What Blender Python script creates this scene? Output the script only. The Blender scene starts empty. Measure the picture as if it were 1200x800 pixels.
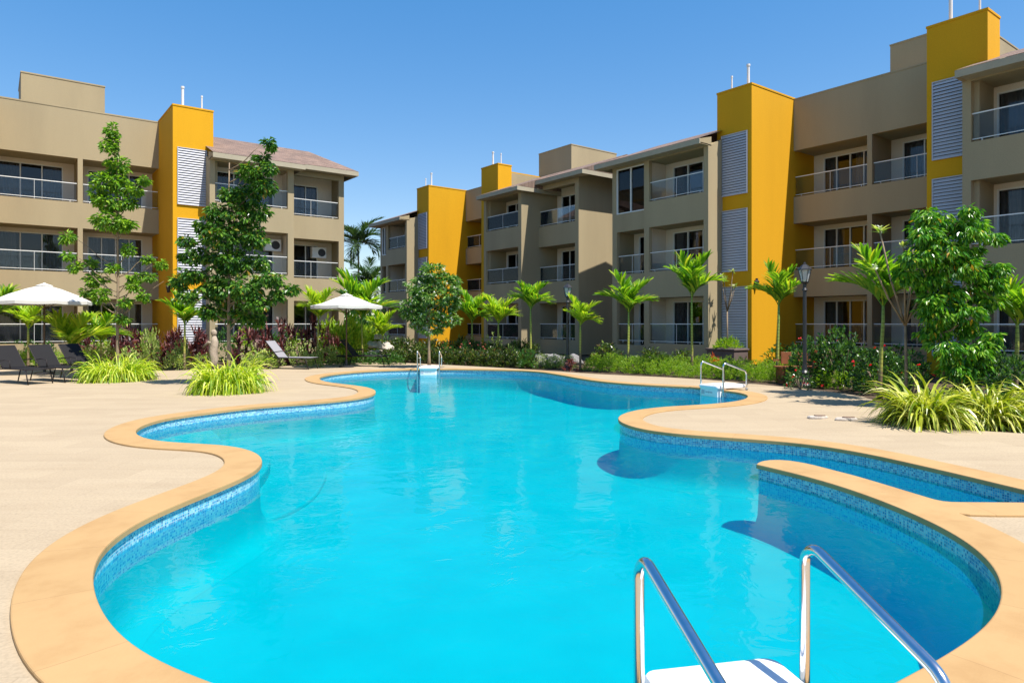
import bpy, bmesh, math, random
import numpy as np
from mathutils import Vector, Matrix
from mathutils.geometry import tessellate_polygon
random.seed(7); rng = np.random.default_rng(11)
S = bpy.context.scene; COL = S.collection
EYE = 1.6; F = 800.0; HY = 379.0
SN, CS = 0.6060, 0.7955
R = math.radians

# ---------- survey helpers: photo measurements -> plan coordinates (metres) ----------
def PT(x, D):
    a = (x-600)/F
    return (D*(SN+a*CS), D*(CS-SN*a))
def G(x, y, z=0.0):
    D = (EYE-z)*F/(y-HY)
    return PT(x, D)
def DP(y, z=0.0): return (EYE-z)*F/(y-HY)

# ---------- scene graph helpers ----------
def tag(o, label=None, cat=None, group=None, kind=None):
    if label: o['label'] = label
    if cat: o['category'] = cat
    if group: o['group'] = group
    if kind: o['kind'] = kind
    return o
def empty(name, loc, rz=0, **k):
    o = bpy.data.objects.new(name, None); COL.objects.link(o)
    o.location = (loc[0], loc[1], loc[2] if len(loc) > 2 else 0); o.rotation_euler = (0, 0, rz)
    o.empty_display_size = .2
    return tag(o, **k)
def copy_tree(o, parent=None):
    c = o.copy(); COL.objects.link(c); c.parent = parent
    for ch in list(o.children): copy_tree(ch, c)
    return c

class Geo:
    def __init__(s): s.v = []; s.f = []; s.m = []; s.n = 0
    def add(s, V, Fc, mi=0):
        V = np.asarray(V, float).reshape(-1, 3)
        s.v.append(V)
        s.f.extend([tuple(int(i)+s.n for i in f) for f in Fc]); s.m.extend([mi]*len(Fc)); s.n += len(V)
        return s
    def box(s, x0, x1, y0, y1, z0, z1, mi=0):
        V = [(x0,y0,z0),(x1,y0,z0),(x1,y1,z0),(x0,y1,z0),(x0,y0,z1),(x1,y0,z1),(x1,y1,z1),(x0,y1,z1)]
        return s.add(V, [(0,3,2,1),(4,5,6,7),(0,1,5,4),(1,2,6,5),(2,3,7,6),(3,0,4,7)], mi)
    def obox(s, c, X, Y, Z, mi=0):
        c, X, Y, Z = map(np.array, (c, X, Y, Z))
        V = [c+a*X+b*Y+d*Z for d in (-1,1) for a, b in ((-1,-1),(1,-1),(1,1),(-1,1))]
        return s.add(V, [(0,3,2,1),(4,5,6,7),(0,1,5,4),(1,2,6,5),(2,3,7,6),(3,0,4,7)], mi)
    def tube(s, pts, r, n=8, mi=0, cap=True):
        pts = [Vector(p) for p in pts]; K = len(pts)
        rs = r if hasattr(r, '__len__') else [r]*K
        t0 = (pts[1]-pts[0]).normalized()
        up = Vector((0,0,1)) if abs(t0.z) < .9 else Vector((1,0,0))
        nrm = t0.cross(up).normalized(); V = []
        for i, p in enumerate(pts):
            t = (pts[min(i+1,K-1)]-pts[max(i-1,0)]).normalized()
            nrm = (nrm - t*nrm.dot(t)).normalized(); b = t.cross(nrm)
            for k in range(n):
                a = 2*math.pi*k/n
                V.append(p+(nrm*math.cos(a)+b*math.sin(a))*rs[i])
        Fc = [(i*n+k, i*n+(k+1)%n, (i+1)*n+(k+1)%n, (i+1)*n+k) for i in range(K-1) for k in range(n)]
        if cap: Fc += [tuple(range(n))[::-1], tuple((K-1)*n+k for k in range(n))]
        return s.add([tuple(v) for v in V], Fc, mi)
    def lathe(s, prof, n=16, mi=0, c=(0,0)):
        V = [(c[0]+r*math.cos(2*math.pi*k/n), c[1]+r*math.sin(2*math.pi*k/n), z) for r, z in prof for k in range(n)]
        K = len(prof)
        Fc = [(i*n+k, i*n+(k+1)%n, (i+1)*n+(k+1)%n, (i+1)*n+k) for i in range(K-1) for k in range(n)]
        Fc += [tuple(range(n))[::-1], tuple((K-1)*n+k for k in range(n))]
        return s.add(V, Fc, mi)
def obj(name, geo, mat, parent=None, loc=None, off=None, smooth=False, recalc=False, bevel=0):
    me = bpy.data.meshes.new(name)
    V = np.concatenate(geo.v) if geo.v else np.zeros((0,3))
    if off is not None: V = V-np.array([off[0], off[1], off[2] if len(off) > 2 else 0])
    me.from_pydata(V.tolist(), [], geo.f)
    mats = mat if isinstance(mat, (list, tuple)) else [mat]
    for m in mats: me.materials.append(m)
    if len(mats) > 1: me.polygons.foreach_set('material_index', geo.m)
    if recalc:
        bm = bmesh.new(); bm.from_mesh(me); bmesh.ops.recalc_face_normals(bm, faces=bm.faces); bm.to_mesh(me); bm.free()
    if smooth: me.polygons.foreach_set('use_smooth', [True]*len(me.polygons))
    o = bpy.data.objects.new(name, me); COL.objects.link(o)
    if parent is not None: o.parent = parent
    if loc is not None: o.location = (loc[0], loc[1], loc[2] if len(loc) > 2 else 0)
    if bevel:
        md = o.modifiers.new('bevel', 'BEVEL'); md.width = bevel; md.segments = 2; md.limit_method = 'ANGLE'; md.angle_limit = R(40)
    return o
def struct(name, geo, mat, **k):
    o = obj(name, geo, mat, **k); o['kind'] = 'structure'; return o

# ---------- materials ----------
def newmat(name):
    m = bpy.data.materials.new(name); m.use_nodes = True
    nt = m.node_tree; nt.nodes.clear()
    out = nt.nodes.new('ShaderNodeOutputMaterial')
    return m, nt, out
def N(nt, t, **k):
    n = nt.nodes.new(t)
    for a, b in k.items():
        if a.startswith('i_'): n.inputs[int(a[2:]) if a[2:].isdigit() else a[2:].replace('_', ' ')].default_value = b
        else: setattr(n, a, b)
    return n
def L(nt, a, b): nt.links.new(a, b)
def ramp(nt, stops, interp='LINEAR'):
    r = nt.nodes.new('ShaderNodeValToRGB'); e = r.color_ramp.elements; r.color_ramp.interpolation = interp
    e[0].position, e[0].color = stops[0][0], (*stops[0][1], 1)
    e[1].position, e[1].color = stops[-1][0], (*stops[-1][1], 1)
    for p, c in stops[1:-1]:
        q = e.new(p); q.color = (*c, 1)
    return r
def sc(c, k): return tuple(min(1, x*k) for x in c)
def stone(name, c, var=.12, rough=.85, scale=1.5, fine=40, bump=.15, stain=.0, metal=0, spec=.3, streak=False):
    m, nt, out = newmat(name)
    b = N(nt, 'ShaderNodeBsdfPrincipled'); b.inputs['Roughness'].default_value = rough; b.inputs['Metallic'].default_value = metal
    b.inputs['Specular IOR Level'].default_value = spec
    tc = N(nt, 'ShaderNodeTexCoord')
    geo = N(nt, 'ShaderNodeNewGeometry')
    n1 = N(nt, 'ShaderNodeTexNoise', i_Scale=scale, i_Detail=6.0, i_Roughness=.6)
    L(nt, geo.outputs['Position'], n1.inputs['Vector'])
    if streak:
        mp = N(nt, 'ShaderNodeMapping'); mp.inputs['Scale'].default_value = (1.0, 1.0, .18)
        L(nt, geo.outputs['Position'], mp.inputs[0]); L(nt, mp.outputs[0], n1.inputs['Vector'])
    r = ramp(nt, [(.3, sc(c, 1-var)), (.5, c), (.72, sc(c, 1+var*.7))])
    L(nt, n1.outputs[0], r.inputs[0])
    n2 = N(nt, 'ShaderNodeTexNoise', i_Scale=float(fine), i_Detail=4.0)
    L(nt, geo.outputs['Position'], n2.inputs['Vector'])
    mx = N(nt, 'ShaderNodeMix', data_type='RGBA', blend_type='MULTIPLY'); mx.inputs[0].default_value = .35
    rr = ramp(nt, [(.3, (.75,.75,.75)), (.65, (1.05,1.05,1.05))]); L(nt, n2.outputs[0], rr.inputs[0])
    L(nt, r.outputs[0], mx.inputs[6]); L(nt, rr.outputs[0], mx.inputs[7])
    L(nt, mx.outputs[2], b.inputs['Base Color'])
    if bump:
        bp = N(nt, 'ShaderNodeBump'); bp.inputs['Strength'].default_value = bump; bp.inputs['Distance'].default_value = .01
        L(nt, n2.outputs[0], bp.inputs['Height']); L(nt, bp.outputs[0], b.inputs['Normal'])
    L(nt, b.outputs[0], out.inputs[0]); return m
def leafmat(name, stops, rough=.45, trans=.35, tcol=None, spec=.4):
    m, nt, out = newmat(name)
    geo = N(nt, 'ShaderNodeNewGeometry')
    r = ramp(nt, stops); L(nt, geo.outputs['Random Per Island'], r.inputs[0])
    b = N(nt, 'ShaderNodeBsdfPrincipled'); b.inputs['Roughness'].default_value = rough; b.inputs['Specular IOR Level'].default_value = spec
    L(nt, r.outputs[0], b.inputs['Base Color'])
    t = N(nt, 'ShaderNodeBsdfTranslucent')
    mc = N(nt, 'ShaderNodeMix', data_type='RGBA', blend_type='MULTIPLY'); mc.inputs[0].default_value = 1
    mc.inputs[7].default_value = (*(tcol or (1.5, 1.6, .5)), 1)
    L(nt, r.outputs[0], mc.inputs[6]); L(nt, mc.outputs[2], t.inputs[0])
    mx = N(nt, 'ShaderNodeMixShader'); mx.inputs[0].default_value = trans
    L(nt, b.outputs[0], mx.inputs[1]); L(nt, t.outputs[0], mx.inputs[2]); L(nt, mx.outputs[0], out.inputs[0]); return m
def glassmat(name, tint, refl=.06, ior=1.5, haze=0.0, hazec=(.7,.75,.8)):
    m, nt, out = newmat(name)
    t = N(nt, 'ShaderNodeBsdfTransparent'); t.inputs[0].default_value = (*tint, 1)
    g = N(nt, 'ShaderNodeBsdfGlossy'); g.inputs['Roughness'].default_value = .01
    fr = N(nt, 'ShaderNodeFresnel'); fr.inputs[0].default_value = ior
    ad = N(nt, 'ShaderNodeMath', operation='ADD'); ad.inputs[1].default_value = refl; L(nt, fr.outputs[0], ad.inputs[0])
    mx = N(nt, 'ShaderNodeMixShader'); L(nt, ad.outputs[0], mx.inputs[0]); L(nt, t.outputs[0], mx.inputs[1]); L(nt, g.outputs[0], mx.inputs[2])
    last = mx
    if haze:
        d = N(nt, 'ShaderNodeBsdfDiffuse'); d.inputs[0].default_value = (*hazec, 1)
        m2 = N(nt, 'ShaderNodeMixShader'); m2.inputs[0].default_value = haze
        L(nt, mx.outputs[0], m2.inputs[1]); L(nt, d.outputs[0], m2.inputs[2]); last = m2
    L(nt, last.outputs[0], out.inputs[0]); return m

BEIGE = stone('stucco_beige', (.345,.276,.165), var=.12, scale=.55, fine=30, bump=.1, streak=True)
YELLOW = stone('stucco_yellow', (.60,.30,.003), var=.07, scale=.6, fine=30, bump=.1, streak=True)
WHITEWALL = stone('balcony_white_wall', (.70,.61,.50), var=.04, scale=.8, fine=30, bump=.05)
WHITE = stone('white_paint', (.80,.80,.80), var=.03, rough=.4, bump=0)
WMETAL = stone('white_powder_coat', (.72,.72,.70), var=.02, rough=.35, bump=0)
LOUV = stone('louver_grey', (.46,.46,.50), var=.04, rough=.5, bump=0)
LOUVD = stone('louver_back', (.06,.06,.07), var=.04, rough=.8, bump=0)
FASCIA = stone('fascia_paint', (.37,.325,.235), var=.08, scale=2, bump=0)
DARK = stone('dark_metal', (.025,.025,.028), var=.1, rough=.4, bump=0, spec=.5)
ROOM = stone('room_paint', (.30,.26,.20), var=.05, bump=0)
CURT = stone('curtain_cloth', (.62,.58,.52), var=.12, scale=6, bump=0, rough=.9)
PIPE = stone('pipe_plastic', (.66,.66,.66), var=.05, rough=.4, bump=0)
SLING = stone('sling_dark', (.007,.006,.007), var=.1, rough=.75, fine=200, bump=.1)
SLINGG = stone('sling_grey', (.26,.25,.27), var=.06, rough=.75, fine=200, bump=.1)
FRAMEB = stone('lounger_frame', (.022,.018,.018), var=.1, rough=.6, bump=0, spec=.2)
CANVAS = stone('canvas', (.58,.56,.51), var=.03, rough=.9, fine=60, bump=.05)
POLE = stone('parasol_pole', (.10,.06,.035), var=.2, rough=.5, bump=0)
BARKG = stone('bark_grey', (.26,.19,.12), var=.3, scale=6, fine=40, bump=.6)
PALMT = None
SOIL = stone('soil', (.075,.048,.03), var=.5, scale=3, fine=60, bump=1.0)
ROCKM = stone('rock_pale', (.50,.44,.38), var=.25, scale=4, fine=20, bump=.8)
ROCKG = stone('rock_grey', (.20,.19,.19), var=.25, scale=4, fine=20, bump=.8)
WOOD = stone('bench_wood', (.24,.085,.035), var=.25, scale=5, fine=50, bump=.2, rough=.6)
PLANTER = stone('planter_clay', (.13,.095,.085), var=.15, scale=3, bump=.2)
LANTG = glassmat('lantern_glass', (.85,.9,.9), .03, haze=.35, hazec=(.8,.82,.82))
RAILG = glassmat('railing_glass', (.90,.93,.95), .0, ior=1.3, haze=.012, hazec=(.45,.6,.75))
PANE = glassmat('window_pane', (.55,.57,.60), .0)
DRIFT = stone('driftwood', (.36,.29,.22), var=.3, scale=8, fine=30, bump=1.0)
def chrome():
    m, nt, out = newmat('stainless_steel')
    b = N(nt, 'ShaderNodeBsdfPrincipled'); b.inputs['Metallic'].default_value = 1; b.inputs['Base Color'].default_value = (.72,.72,.73,1)
    g = N(nt, 'ShaderNodeNewGeometry'); n = N(nt, 'ShaderNodeTexNoise', i_Scale=30.0, i_Detail=3.0); L(nt, g.outputs['Position'], n.inputs['Vector'])
    mr = N(nt, 'ShaderNodeMapRange'); mr.inputs[3].default_value = .10; mr.inputs[4].default_value = .24
    L(nt, n.outputs[0], mr.inputs[0]); L(nt, mr.outputs[0], b.inputs['Roughness']); L(nt, b.outputs[0], out.inputs[0]); return m
CHROME = chrome()
def shingles():
    m, nt, out = newmat('roof_shingles')
    g = N(nt, 'ShaderNodeTexCoord'); br = N(nt, 'ShaderNodeTexBrick'); br.offset = .5
    mp = N(nt, 'ShaderNodeMapping'); mp.inputs['Scale'].default_value = (1, 1.0, 1)
    L(nt, g.outputs['UV'], mp.inputs[0]); L(nt, mp.outputs[0], br.inputs[0])
    br.inputs['Color1'].default_value = (.22,.15,.115,1); br.inputs['Color2'].default_value = (.155,.105,.08,1); br.inputs['Mortar'].default_value = (.10,.06,.045,1)
    br.inputs['Scale'].default_value = 1; br.inputs['Brick Width'].default_value = .28; br.inputs['Row Height'].default_value = .16; br.inputs['Mortar Size'].default_value = .012
    gp = N(nt, 'ShaderNodeNewGeometry'); n = N(nt, 'ShaderNodeTexNoise', i_Scale=1.4, i_Detail=5.0); L(nt, gp.outputs['Position'], n.inputs['Vector'])
    rr = ramp(nt, [(.3,(.8,.8,.8)),(.7,(1.25,1.2,1.15))]); L(nt, n.outputs[0], rr.inputs[0])
    mx = N(nt, 'ShaderNodeMix', data_type='RGBA', blend_type='MULTIPLY'); mx.inputs[0].default_value = 1
    L(nt, br.outputs[0], mx.inputs[6]); L(nt, rr.outputs[0], mx.inputs[7])
    b = N(nt, 'ShaderNodeBsdfPrincipled'); b.inputs['Roughness'].default_value = .85; L(nt, mx.outputs[2], b.inputs['Base Color'])
    bp = N(nt, 'ShaderNodeBump'); bp.inputs['Strength'].default_value = .5; bp.inputs['Distance'].default_value = .02
    L(nt, br.outputs[1], bp.inputs['Height']); bp.invert = True; L(nt, bp.outputs[0], b.inputs['Normal'])
    L(nt, b.outputs[0], out.inputs[0]); return m
SHING = shingles()
def tiles():
    m, nt, out = newmat('mosaic_tiles')
    tc = N(nt, 'ShaderNodeTexCoord'); br = N(nt, 'ShaderNodeTexBrick'); br.offset = 0; br.squash = 1
    L(nt, tc.outputs['UV'], br.inputs[0]); br.inputs['Scale'].default_value = 1
    br.inputs['Brick Width'].default_value = .025; br.inputs['Row Height'].default_value = .025; br.inputs['Mortar Size'].default_value = .0026
    br.inputs['Mortar Smooth'].default_value = .1
    br.inputs['Mortar'].default_value = (.42,.50,.53,1)
    sv = N(nt, 'ShaderNodeVectorMath', operation='SCALE'); sv.inputs[3].default_value = 40; L(nt, tc.outputs['UV'], sv.inputs[0])
    fl = N(nt, 'ShaderNodeVectorMath', operation='FLOOR'); L(nt, sv.outputs[0], fl.inputs[0])
    wn = N(nt, 'ShaderNodeTexWhiteNoise', noise_dimensions='2D'); L(nt, fl.outputs[0], wn.inputs[0])
    r = ramp(nt, [(0,(.012,.14,.30)),(.25,(.03,.25,.46)),(.5,(.06,.36,.56)),(.75,(.17,.50,.62)),(1,(.32,.60,.66))]); L(nt, wn.outputs[0], r.inputs[0])
    r2 = ramp(nt, [(0,(.03,.22,.38)),(.5,(.30,.42,.40)),(1,(.55,.52,.40))]); L(nt, wn.outputs[0], r2.inputs[0])
    sx = N(nt, 'ShaderNodeSeparateXYZ'); L(nt, tc.outputs['UV'], sx.inputs[0])
    lt = N(nt, 'ShaderNodeMath', operation='LESS_THAN'); lt.inputs[1].default_value = -.20; L(nt, sx.outputs[1], lt.inputs[0])
    lt2 = N(nt, 'ShaderNodeMath', operation='MULTIPLY'); lt2.inputs[1].default_value = .65; L(nt, lt.outputs[0], lt2.inputs[0])
    mb = N(nt, 'ShaderNodeMix', data_type='RGBA'); L(nt, lt2.outputs[0], mb.inputs[0]); L(nt, r.outputs[0], mb.inputs[6]); L(nt, r2.outputs[0], mb.inputs[7])
    L(nt, mb.outputs[2], br.inputs['Color1']); L(nt, mb.outputs[2], br.inputs['Color2'])
    b = N(nt, 'ShaderNodeBsdfPrincipled'); b.inputs['Roughness'].default_value = .15; L(nt, br.outputs[0], b.inputs['Base Color'])
    L(nt, b.outputs[0], out.inputs[0]); return m
TILES = tiles()
def poolpaint():
    m, nt, out = newmat('pool_paint')
    g = N(nt, 'ShaderNodeNewGeometry')
    n = N(nt, 'ShaderNodeTexNoise', i_Scale=1.2, i_Detail=4.0); L(nt, g.outputs['Position'], n.inputs['Vector'])
    r = ramp(nt, [(.3,(.001,.49,.43)),(.7,(.001,.56,.485))]); L(nt, n.outputs[0], r.inputs[0])
    b = N(nt, 'ShaderNodeBsdfDiffuse'); L(nt, r.outputs[0], b.inputs[0]); L(nt, b.outputs[0], out.inputs[0]); return m
PAINT = poolpaint()
def water_body(nt, t):
    # sunlight scattered back by the water itself
    d = N(nt, 'ShaderNodeBsdfDiffuse'); d.inputs[0].default_value = (.0,.13,.38,1)
    m2 = N(nt, 'ShaderNodeMixShader'); m2.inputs[0].default_value = .28
    L(nt, t.outputs[0], m2.inputs[1]); L(nt, d.outputs[0], m2.inputs[2]); return m2
def water():
    m, nt, out = newmat('pool_water')
    g = N(nt, 'ShaderNodeNewGeometry')
    n = N(nt, 'ShaderNodeTexNoise', i_Scale=3.5, i_Detail=3.0, i_Roughness=.5, i_Distortion=.6); L(nt, g.outputs['Position'], n.inputs['Vector'])
    n2 = N(nt, 'ShaderNodeTexNoise', i_Scale=.8, i_Detail=2.0); L(nt, g.outputs['Position'], n2.inputs['Vector'])
    ad = N(nt, 'ShaderNodeMath', operation='MULTIPLY_ADD'); ad.inputs[1].default_value = .35; L(nt, n.outputs[0], ad.inputs[0]); L(nt, n2.outputs[0], ad.inputs[2])
    bp = N(nt, 'ShaderNodeBump'); bp.inputs['Strength'].default_value = .16; bp.inputs['Distance'].default_value = .12; L(nt, ad.outputs[0], bp.inputs['Height'])
    t = N(nt, 'ShaderNodeBsdfTransparent'); t.inputs[0].default_value = (.52,.91,.97,1); t = water_body(nt, t)
    gl = N(nt, 'ShaderNodeBsdfGlossy'); gl.inputs['Roughness'].default_value = .03; L(nt, bp.outputs[0], gl.inputs['Normal'])
    fr = N(nt, 'ShaderNodeFresnel'); fr.inputs[0].default_value = 1.33; L(nt, bp.outputs[0], fr.inputs['Normal'])
    mx = N(nt, 'ShaderNodeMixShader'); ml = N(nt, 'ShaderNodeMath', operation='MULTIPLY'); ml.inputs[1].default_value = .52; L(nt, fr.outputs[0], ml.inputs[0]); L(nt, ml.outputs[0], mx.inputs[0]); L(nt, t.outputs[0], mx.inputs[1]); L(nt, gl.outputs[0], mx.inputs[2])
    L(nt, mx.outputs[0], out.inputs[0]); return m
WATER = water()
def deckmat():
    m, nt, out = newmat('deck_sandstone')
    g = N(nt, 'ShaderNodeNewGeometry')
    mp = N(nt, 'ShaderNodeMapping'); mp.inputs['Rotation'].default_value = (0, 0, R(37)); L(nt, g.outputs['Position'], mp.inputs[0])
    br = N(nt, 'ShaderNodeTexBrick'); br.offset = .5; L(nt, mp.outputs[0], br.inputs[0])
    br.inputs['Color1'].default_value = (.405,.318,.212,1); br.inputs['Color2'].default_value = (.375,.292,.194,1); br.inputs['Mortar'].default_value = (.345,.268,.178,1)
    br.inputs['Scale'].default_value = 1; br.inputs['Brick Width'].default_value = .9; br.inputs['Row Height'].default_value = .45; br.inputs['Mortar Size'].default_value = .004
    mp2 = N(nt, 'ShaderNodeMapping'); mp2.inputs['Scale'].default_value = (.5, 2.2, 1); L(nt, mp.outputs[0], mp2.inputs[0])
    n = N(nt, 'ShaderNodeTexNoise', i_Scale=1.1, i_Detail=7.0, i_Roughness=.65); L(nt, mp2.outputs[0], n.inputs['Vector'])
    rr = ramp(nt, [(.32,(.93,.915,.90)),(.5,(1,1,1)),(.7,(1.04,1.04,1.03))]); L(nt, n.outputs[0], rr.inputs[0])
    n3 = N(nt, 'ShaderNodeTexNoise', i_Scale=45.0, i_Detail=4.0); L(nt, g.outputs['Position'], n3.inputs['Vector'])
    r3 = ramp(nt, [(.3,(.86,.86,.86)),(.6,(1.02,1.02,1.02))]); L(nt, n3.outputs[0], r3.inputs[0])
    mx = N(nt, 'ShaderNodeMix', data_type='RGBA', blend_type='MULTIPLY'); mx.inputs[0].default_value = 1
    L(nt, br.outputs[0], mx.inputs[6]); L(nt, rr.outputs[0], mx.inputs[7])
    m2 = N(nt, 'ShaderNodeMix', data_type='RGBA', blend_type='MULTIPLY'); m2.inputs[0].default_value = 1
    L(nt, mx.outputs[2], m2.inputs[6]); L(nt, r3.outputs[0], m2.inputs[7])
    b = N(nt, 'ShaderNodeBsdfPrincipled'); b.inputs['Roughness'].default_value = .8; b.inputs['Specular IOR Level'].default_value = .2
    L(nt, m2.outputs[2], b.inputs['Base Color'])
    bp = N(nt, 'ShaderNodeBump'); bp.inputs['Strength'].default_value = .25; bp.inputs['Distance'].default_value = .006; L(nt, n3.outputs[0], bp.inputs['Height']); L(nt, bp.outputs[0], b.inputs['Normal'])
    L(nt, b.outputs[0], out.inputs[0]); return m
DECK = deckmat()
def copingmat():
    m, nt, out = newmat('coping_sandstone')
    tc = N(nt, 'ShaderNodeTexCoord'); g = N(nt, 'ShaderNodeNewGeometry')
    br = N(nt, 'ShaderNodeTexBrick'); br.offset = 0; L(nt, tc.outputs['UV'], br.inputs[0])
    br.inputs['Color1'].default_value = (.425,.265,.118,1); br.inputs['Color2'].default_value = (.40,.25,.11,1); br.inputs['Mortar'].default_value = (.33,.20,.09,1)
    br.inputs['Scale'].default_value = 1; br.inputs['Brick Width'].default_value = .9; br.inputs['Row Height'].default_value = 5; br.inputs['Mortar Size'].default_value = .003
    n = N(nt, 'ShaderNodeTexNoise', i_Scale=2.2, i_Detail=7.0, i_Roughness=.6); L(nt, g.outputs['Position'], n.inputs['Vector'])
    rr = ramp(nt, [(.3,(.88,.84,.80)),(.5,(1,1,1)),(.7,(1.05,1.06,1.07))]); L(nt, n.outputs[0], rr.inputs[0])
    n3 = N(nt, 'ShaderNodeTexNoise', i_Scale=70.0, i_Detail=4.0); L(nt, g.outputs['Position'], n3.inputs['Vector'])
    mx = N(nt, 'ShaderNodeMix', data_type='RGBA', blend_type='MULTIPLY'); mx.inputs[0].default_value = 1
    L(nt, br.outputs[0], mx.inputs[6]); L(nt, rr.outputs[0], mx.inputs[7])
    b = N(nt, 'ShaderNodeBsdfPrincipled'); b.inputs['Roughness'].default_value = .75; b.inputs['Specular IOR Level'].default_value = .2; L(nt, mx.outputs[2], b.inputs['Base Color'])
    bp = N(nt, 'ShaderNodeBump'); bp.inputs['Strength'].default_value = .3; bp.inputs['Distance'].default_value = .004; L(nt, n3.outputs[0], bp.inputs['Height']); L(nt, bp.outputs[0], b.inputs['Normal'])
    L(nt, b.outputs[0], out.inputs[0]); return m
COPING = copingmat()
def palmtrunk():
    m, nt, out = newmat('palm_trunk')
    tc = N(nt, 'ShaderNodeTexCoord'); sx = N(nt, 'ShaderNodeSeparateXYZ'); L(nt, tc.outputs['Object'], sx.inputs[0])
    r = ramp(nt, [(0,(.13,.085,.05)),(.28,(.19,.14,.07)),(.36,(.34,.33,.06)),(.7,(.26,.32,.05)),(1,(.20,.30,.05))])
    mr = N(nt, 'ShaderNodeMapRange'); mr.inputs[2].default_value = 2.0; L(nt, sx.outputs[2], mr.inputs[0]); L(nt, mr.outputs[0], r.inputs[0])
    w = N(nt, 'ShaderNodeTexWave', wave_type='BANDS', bands_direction='Z'); w.inputs['Scale'].default_value = 3.2; w.inputs['Distortion'].default_value = .6; L(nt, tc.outputs['Object'], w.inputs[0])
    rr = ramp(nt, [(0,(.55,.5,.45)),(.2,(1,1,1))]); L(nt, w.outputs[1], rr.inputs[0])
    mx = N(nt, 'ShaderNodeMix', data_type='RGBA', blend_type='MULTIPLY'); mx.inputs[0].default_value = 1; L(nt, r.outputs[0], mx.inputs[6]); L(nt, rr.outputs[0], mx.inputs[7])
    b = N(nt, 'ShaderNodeBsdfPrincipled'); b.inputs['Roughness'].default_value = .6; L(nt, mx.outputs[2], b.inputs['Base Color']); L(nt, b.outputs[0], out.inputs[0]); return m
PALMT = palmtrunk()
LEAF_A = leafmat('leaf_tree_bright', [(0,(.035,.11,.012)),(.35,(.10,.24,.02)),(.75,(.22,.40,.03)),(1,(.38,.52,.05))])
LEAF_B = leafmat('leaf_tree_dark', [(0,(.018,.065,.014)),(.45,(.05,.15,.022)),(.8,(.13,.27,.03)),(.97,(.22,.36,.05)),(1,(.55,.30,.04))], rough=.3)
LEAF_C = leafmat('leaf_flowering', [(0,(.03,.10,.015)),(.4,(.09,.21,.03)),(.75,(.19,.34,.07)),(1,(.36,.46,.18))], rough=.35)
LEAF_D = leafmat('leaf_right_tree', [(0,(.02,.10,.01)),(.4,(.06,.22,.014)),(.8,(.17,.38,.025)),(.98,(.34,.50,.05)),(1,(.65,.32,.02))], rough=.3)
PALML = leafmat('palm_leaf', [(0,(.05,.16,.012)),(.4,(.13,.29,.02)),(.8,(.30,.44,.035)),(1,(.52,.50,.06))], trans=.45)
PALMY = leafmat('palm_leaf_yellow', [(0,(.16,.30,.015)),(.5,(.30,.45,.03)),(1,(.52,.52,.06))], trans=.45)
PALMD = leafmat('palm_leaf_dark', [(0,(.018,.045,.018)),(.6,(.045,.10,.035)),(1,(.10,.16,.06))], trans=.25)
GRASSY = leafmat('variegated_grass', [(0,(.12,.26,.01)),(.35,(.30,.43,.015)),(.7,(.50,.56,.03)),(1,(.72,.70,.20))], trans=.4)
GRASSR = leafmat('spider_leaf', [(0,(.10,.17,.01)),(.3,(.24,.30,.012)),(.65,(.42,.45,.04)),(.9,(.62,.60,.16)),(1,(.78,.74,.42))], trans=.3, rough=.35)
REDL = leafmat('red_cordyline', [(0,(.03,.016,.016)),(.45,(.08,.03,.03)),(.8,(.20,.075,.075)),(.95,(.38,.18,.16)),(1,(.18,.20,.05))], trans=.25, tcol=(2.0,.6,.5))
VARI = leafmat('variegated_shrub', [(0,(.10,.19,.03)),(.5,(.28,.38,.08)),(1,(.58,.60,.24))], trans=.3)
LIME = leafmat('lime_shrub', [(0,(.10,.22,.012)),(.5,(.20,.36,.02)),(1,(.42,.52,.05))], trans=.4)
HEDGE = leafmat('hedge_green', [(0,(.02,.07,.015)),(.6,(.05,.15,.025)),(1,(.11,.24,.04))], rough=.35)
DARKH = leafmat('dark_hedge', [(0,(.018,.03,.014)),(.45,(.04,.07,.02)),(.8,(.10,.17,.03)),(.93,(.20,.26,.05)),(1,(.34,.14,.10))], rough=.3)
HIBL = leafmat('hibiscus_leaf', [(0,(.02,.06,.015)),(.6,(.05,.13,.025)),(1,(.13,.23,.06))], rough=.25)
REDF = leafmat('red_petals', [(0,(.55,.01,.02)),(1,(.80,.03,.05))], trans=.3, tcol=(1.5,.4,.4))
PINKF = leafmat('coral_petals', [(0,(.55,.14,.10)),(1,(.75,.30,.22))], trans=.3, tcol=(1.5,.8,.7))
WHITEF = leafmat('white_petals', [(0,(.55,.58,.42)),(1,(.80,.80,.70))], trans=.3, tcol=(1.2,1.2,1.0))
ORANGEL = leafmat('orange_leaves', [(0,(.45,.07,.01)),(1,(.75,.20,.02))], trans=.3, tcol=(1.6,.8,.4))

# ---------- camera, sun, sky ----------
cam = bpy.data.cameras.new('camera'); co = bpy.data.objects.new('camera', cam); COL.objects.link(co)
co.location = (0, 0, EYE); co.rotation_euler = (R(90), 0, -math.atan2(SN, CS))
cam.sensor_width = 36; cam.lens = 24; cam.shift_y = -21/1200; cam.clip_end = 2000; cam.clip_start = .05
S.camera = co
sd = Vector((.130, -.52, 1)).normalized()
sun = bpy.data.lights.new('sun', 'SUN'); sun.energy = 4.2; sun.angle = R(.5); sun.color = (1, .955, .88)
so = bpy.data.objects.new('sun', sun); COL.objects.link(so); so.location = (5, -10, 30)
so.rotation_euler = sd.to_track_quat('Z', 'Y').to_euler()
w = bpy.data.worlds.new('World'); S.world = w; w.use_nodes = True; nt = w.node_tree; nt.nodes.clear()
sky = nt.nodes.new('ShaderNodeTexSky'); sky.sky_type = 'NISHITA'; sky.sun_disc = False
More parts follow.
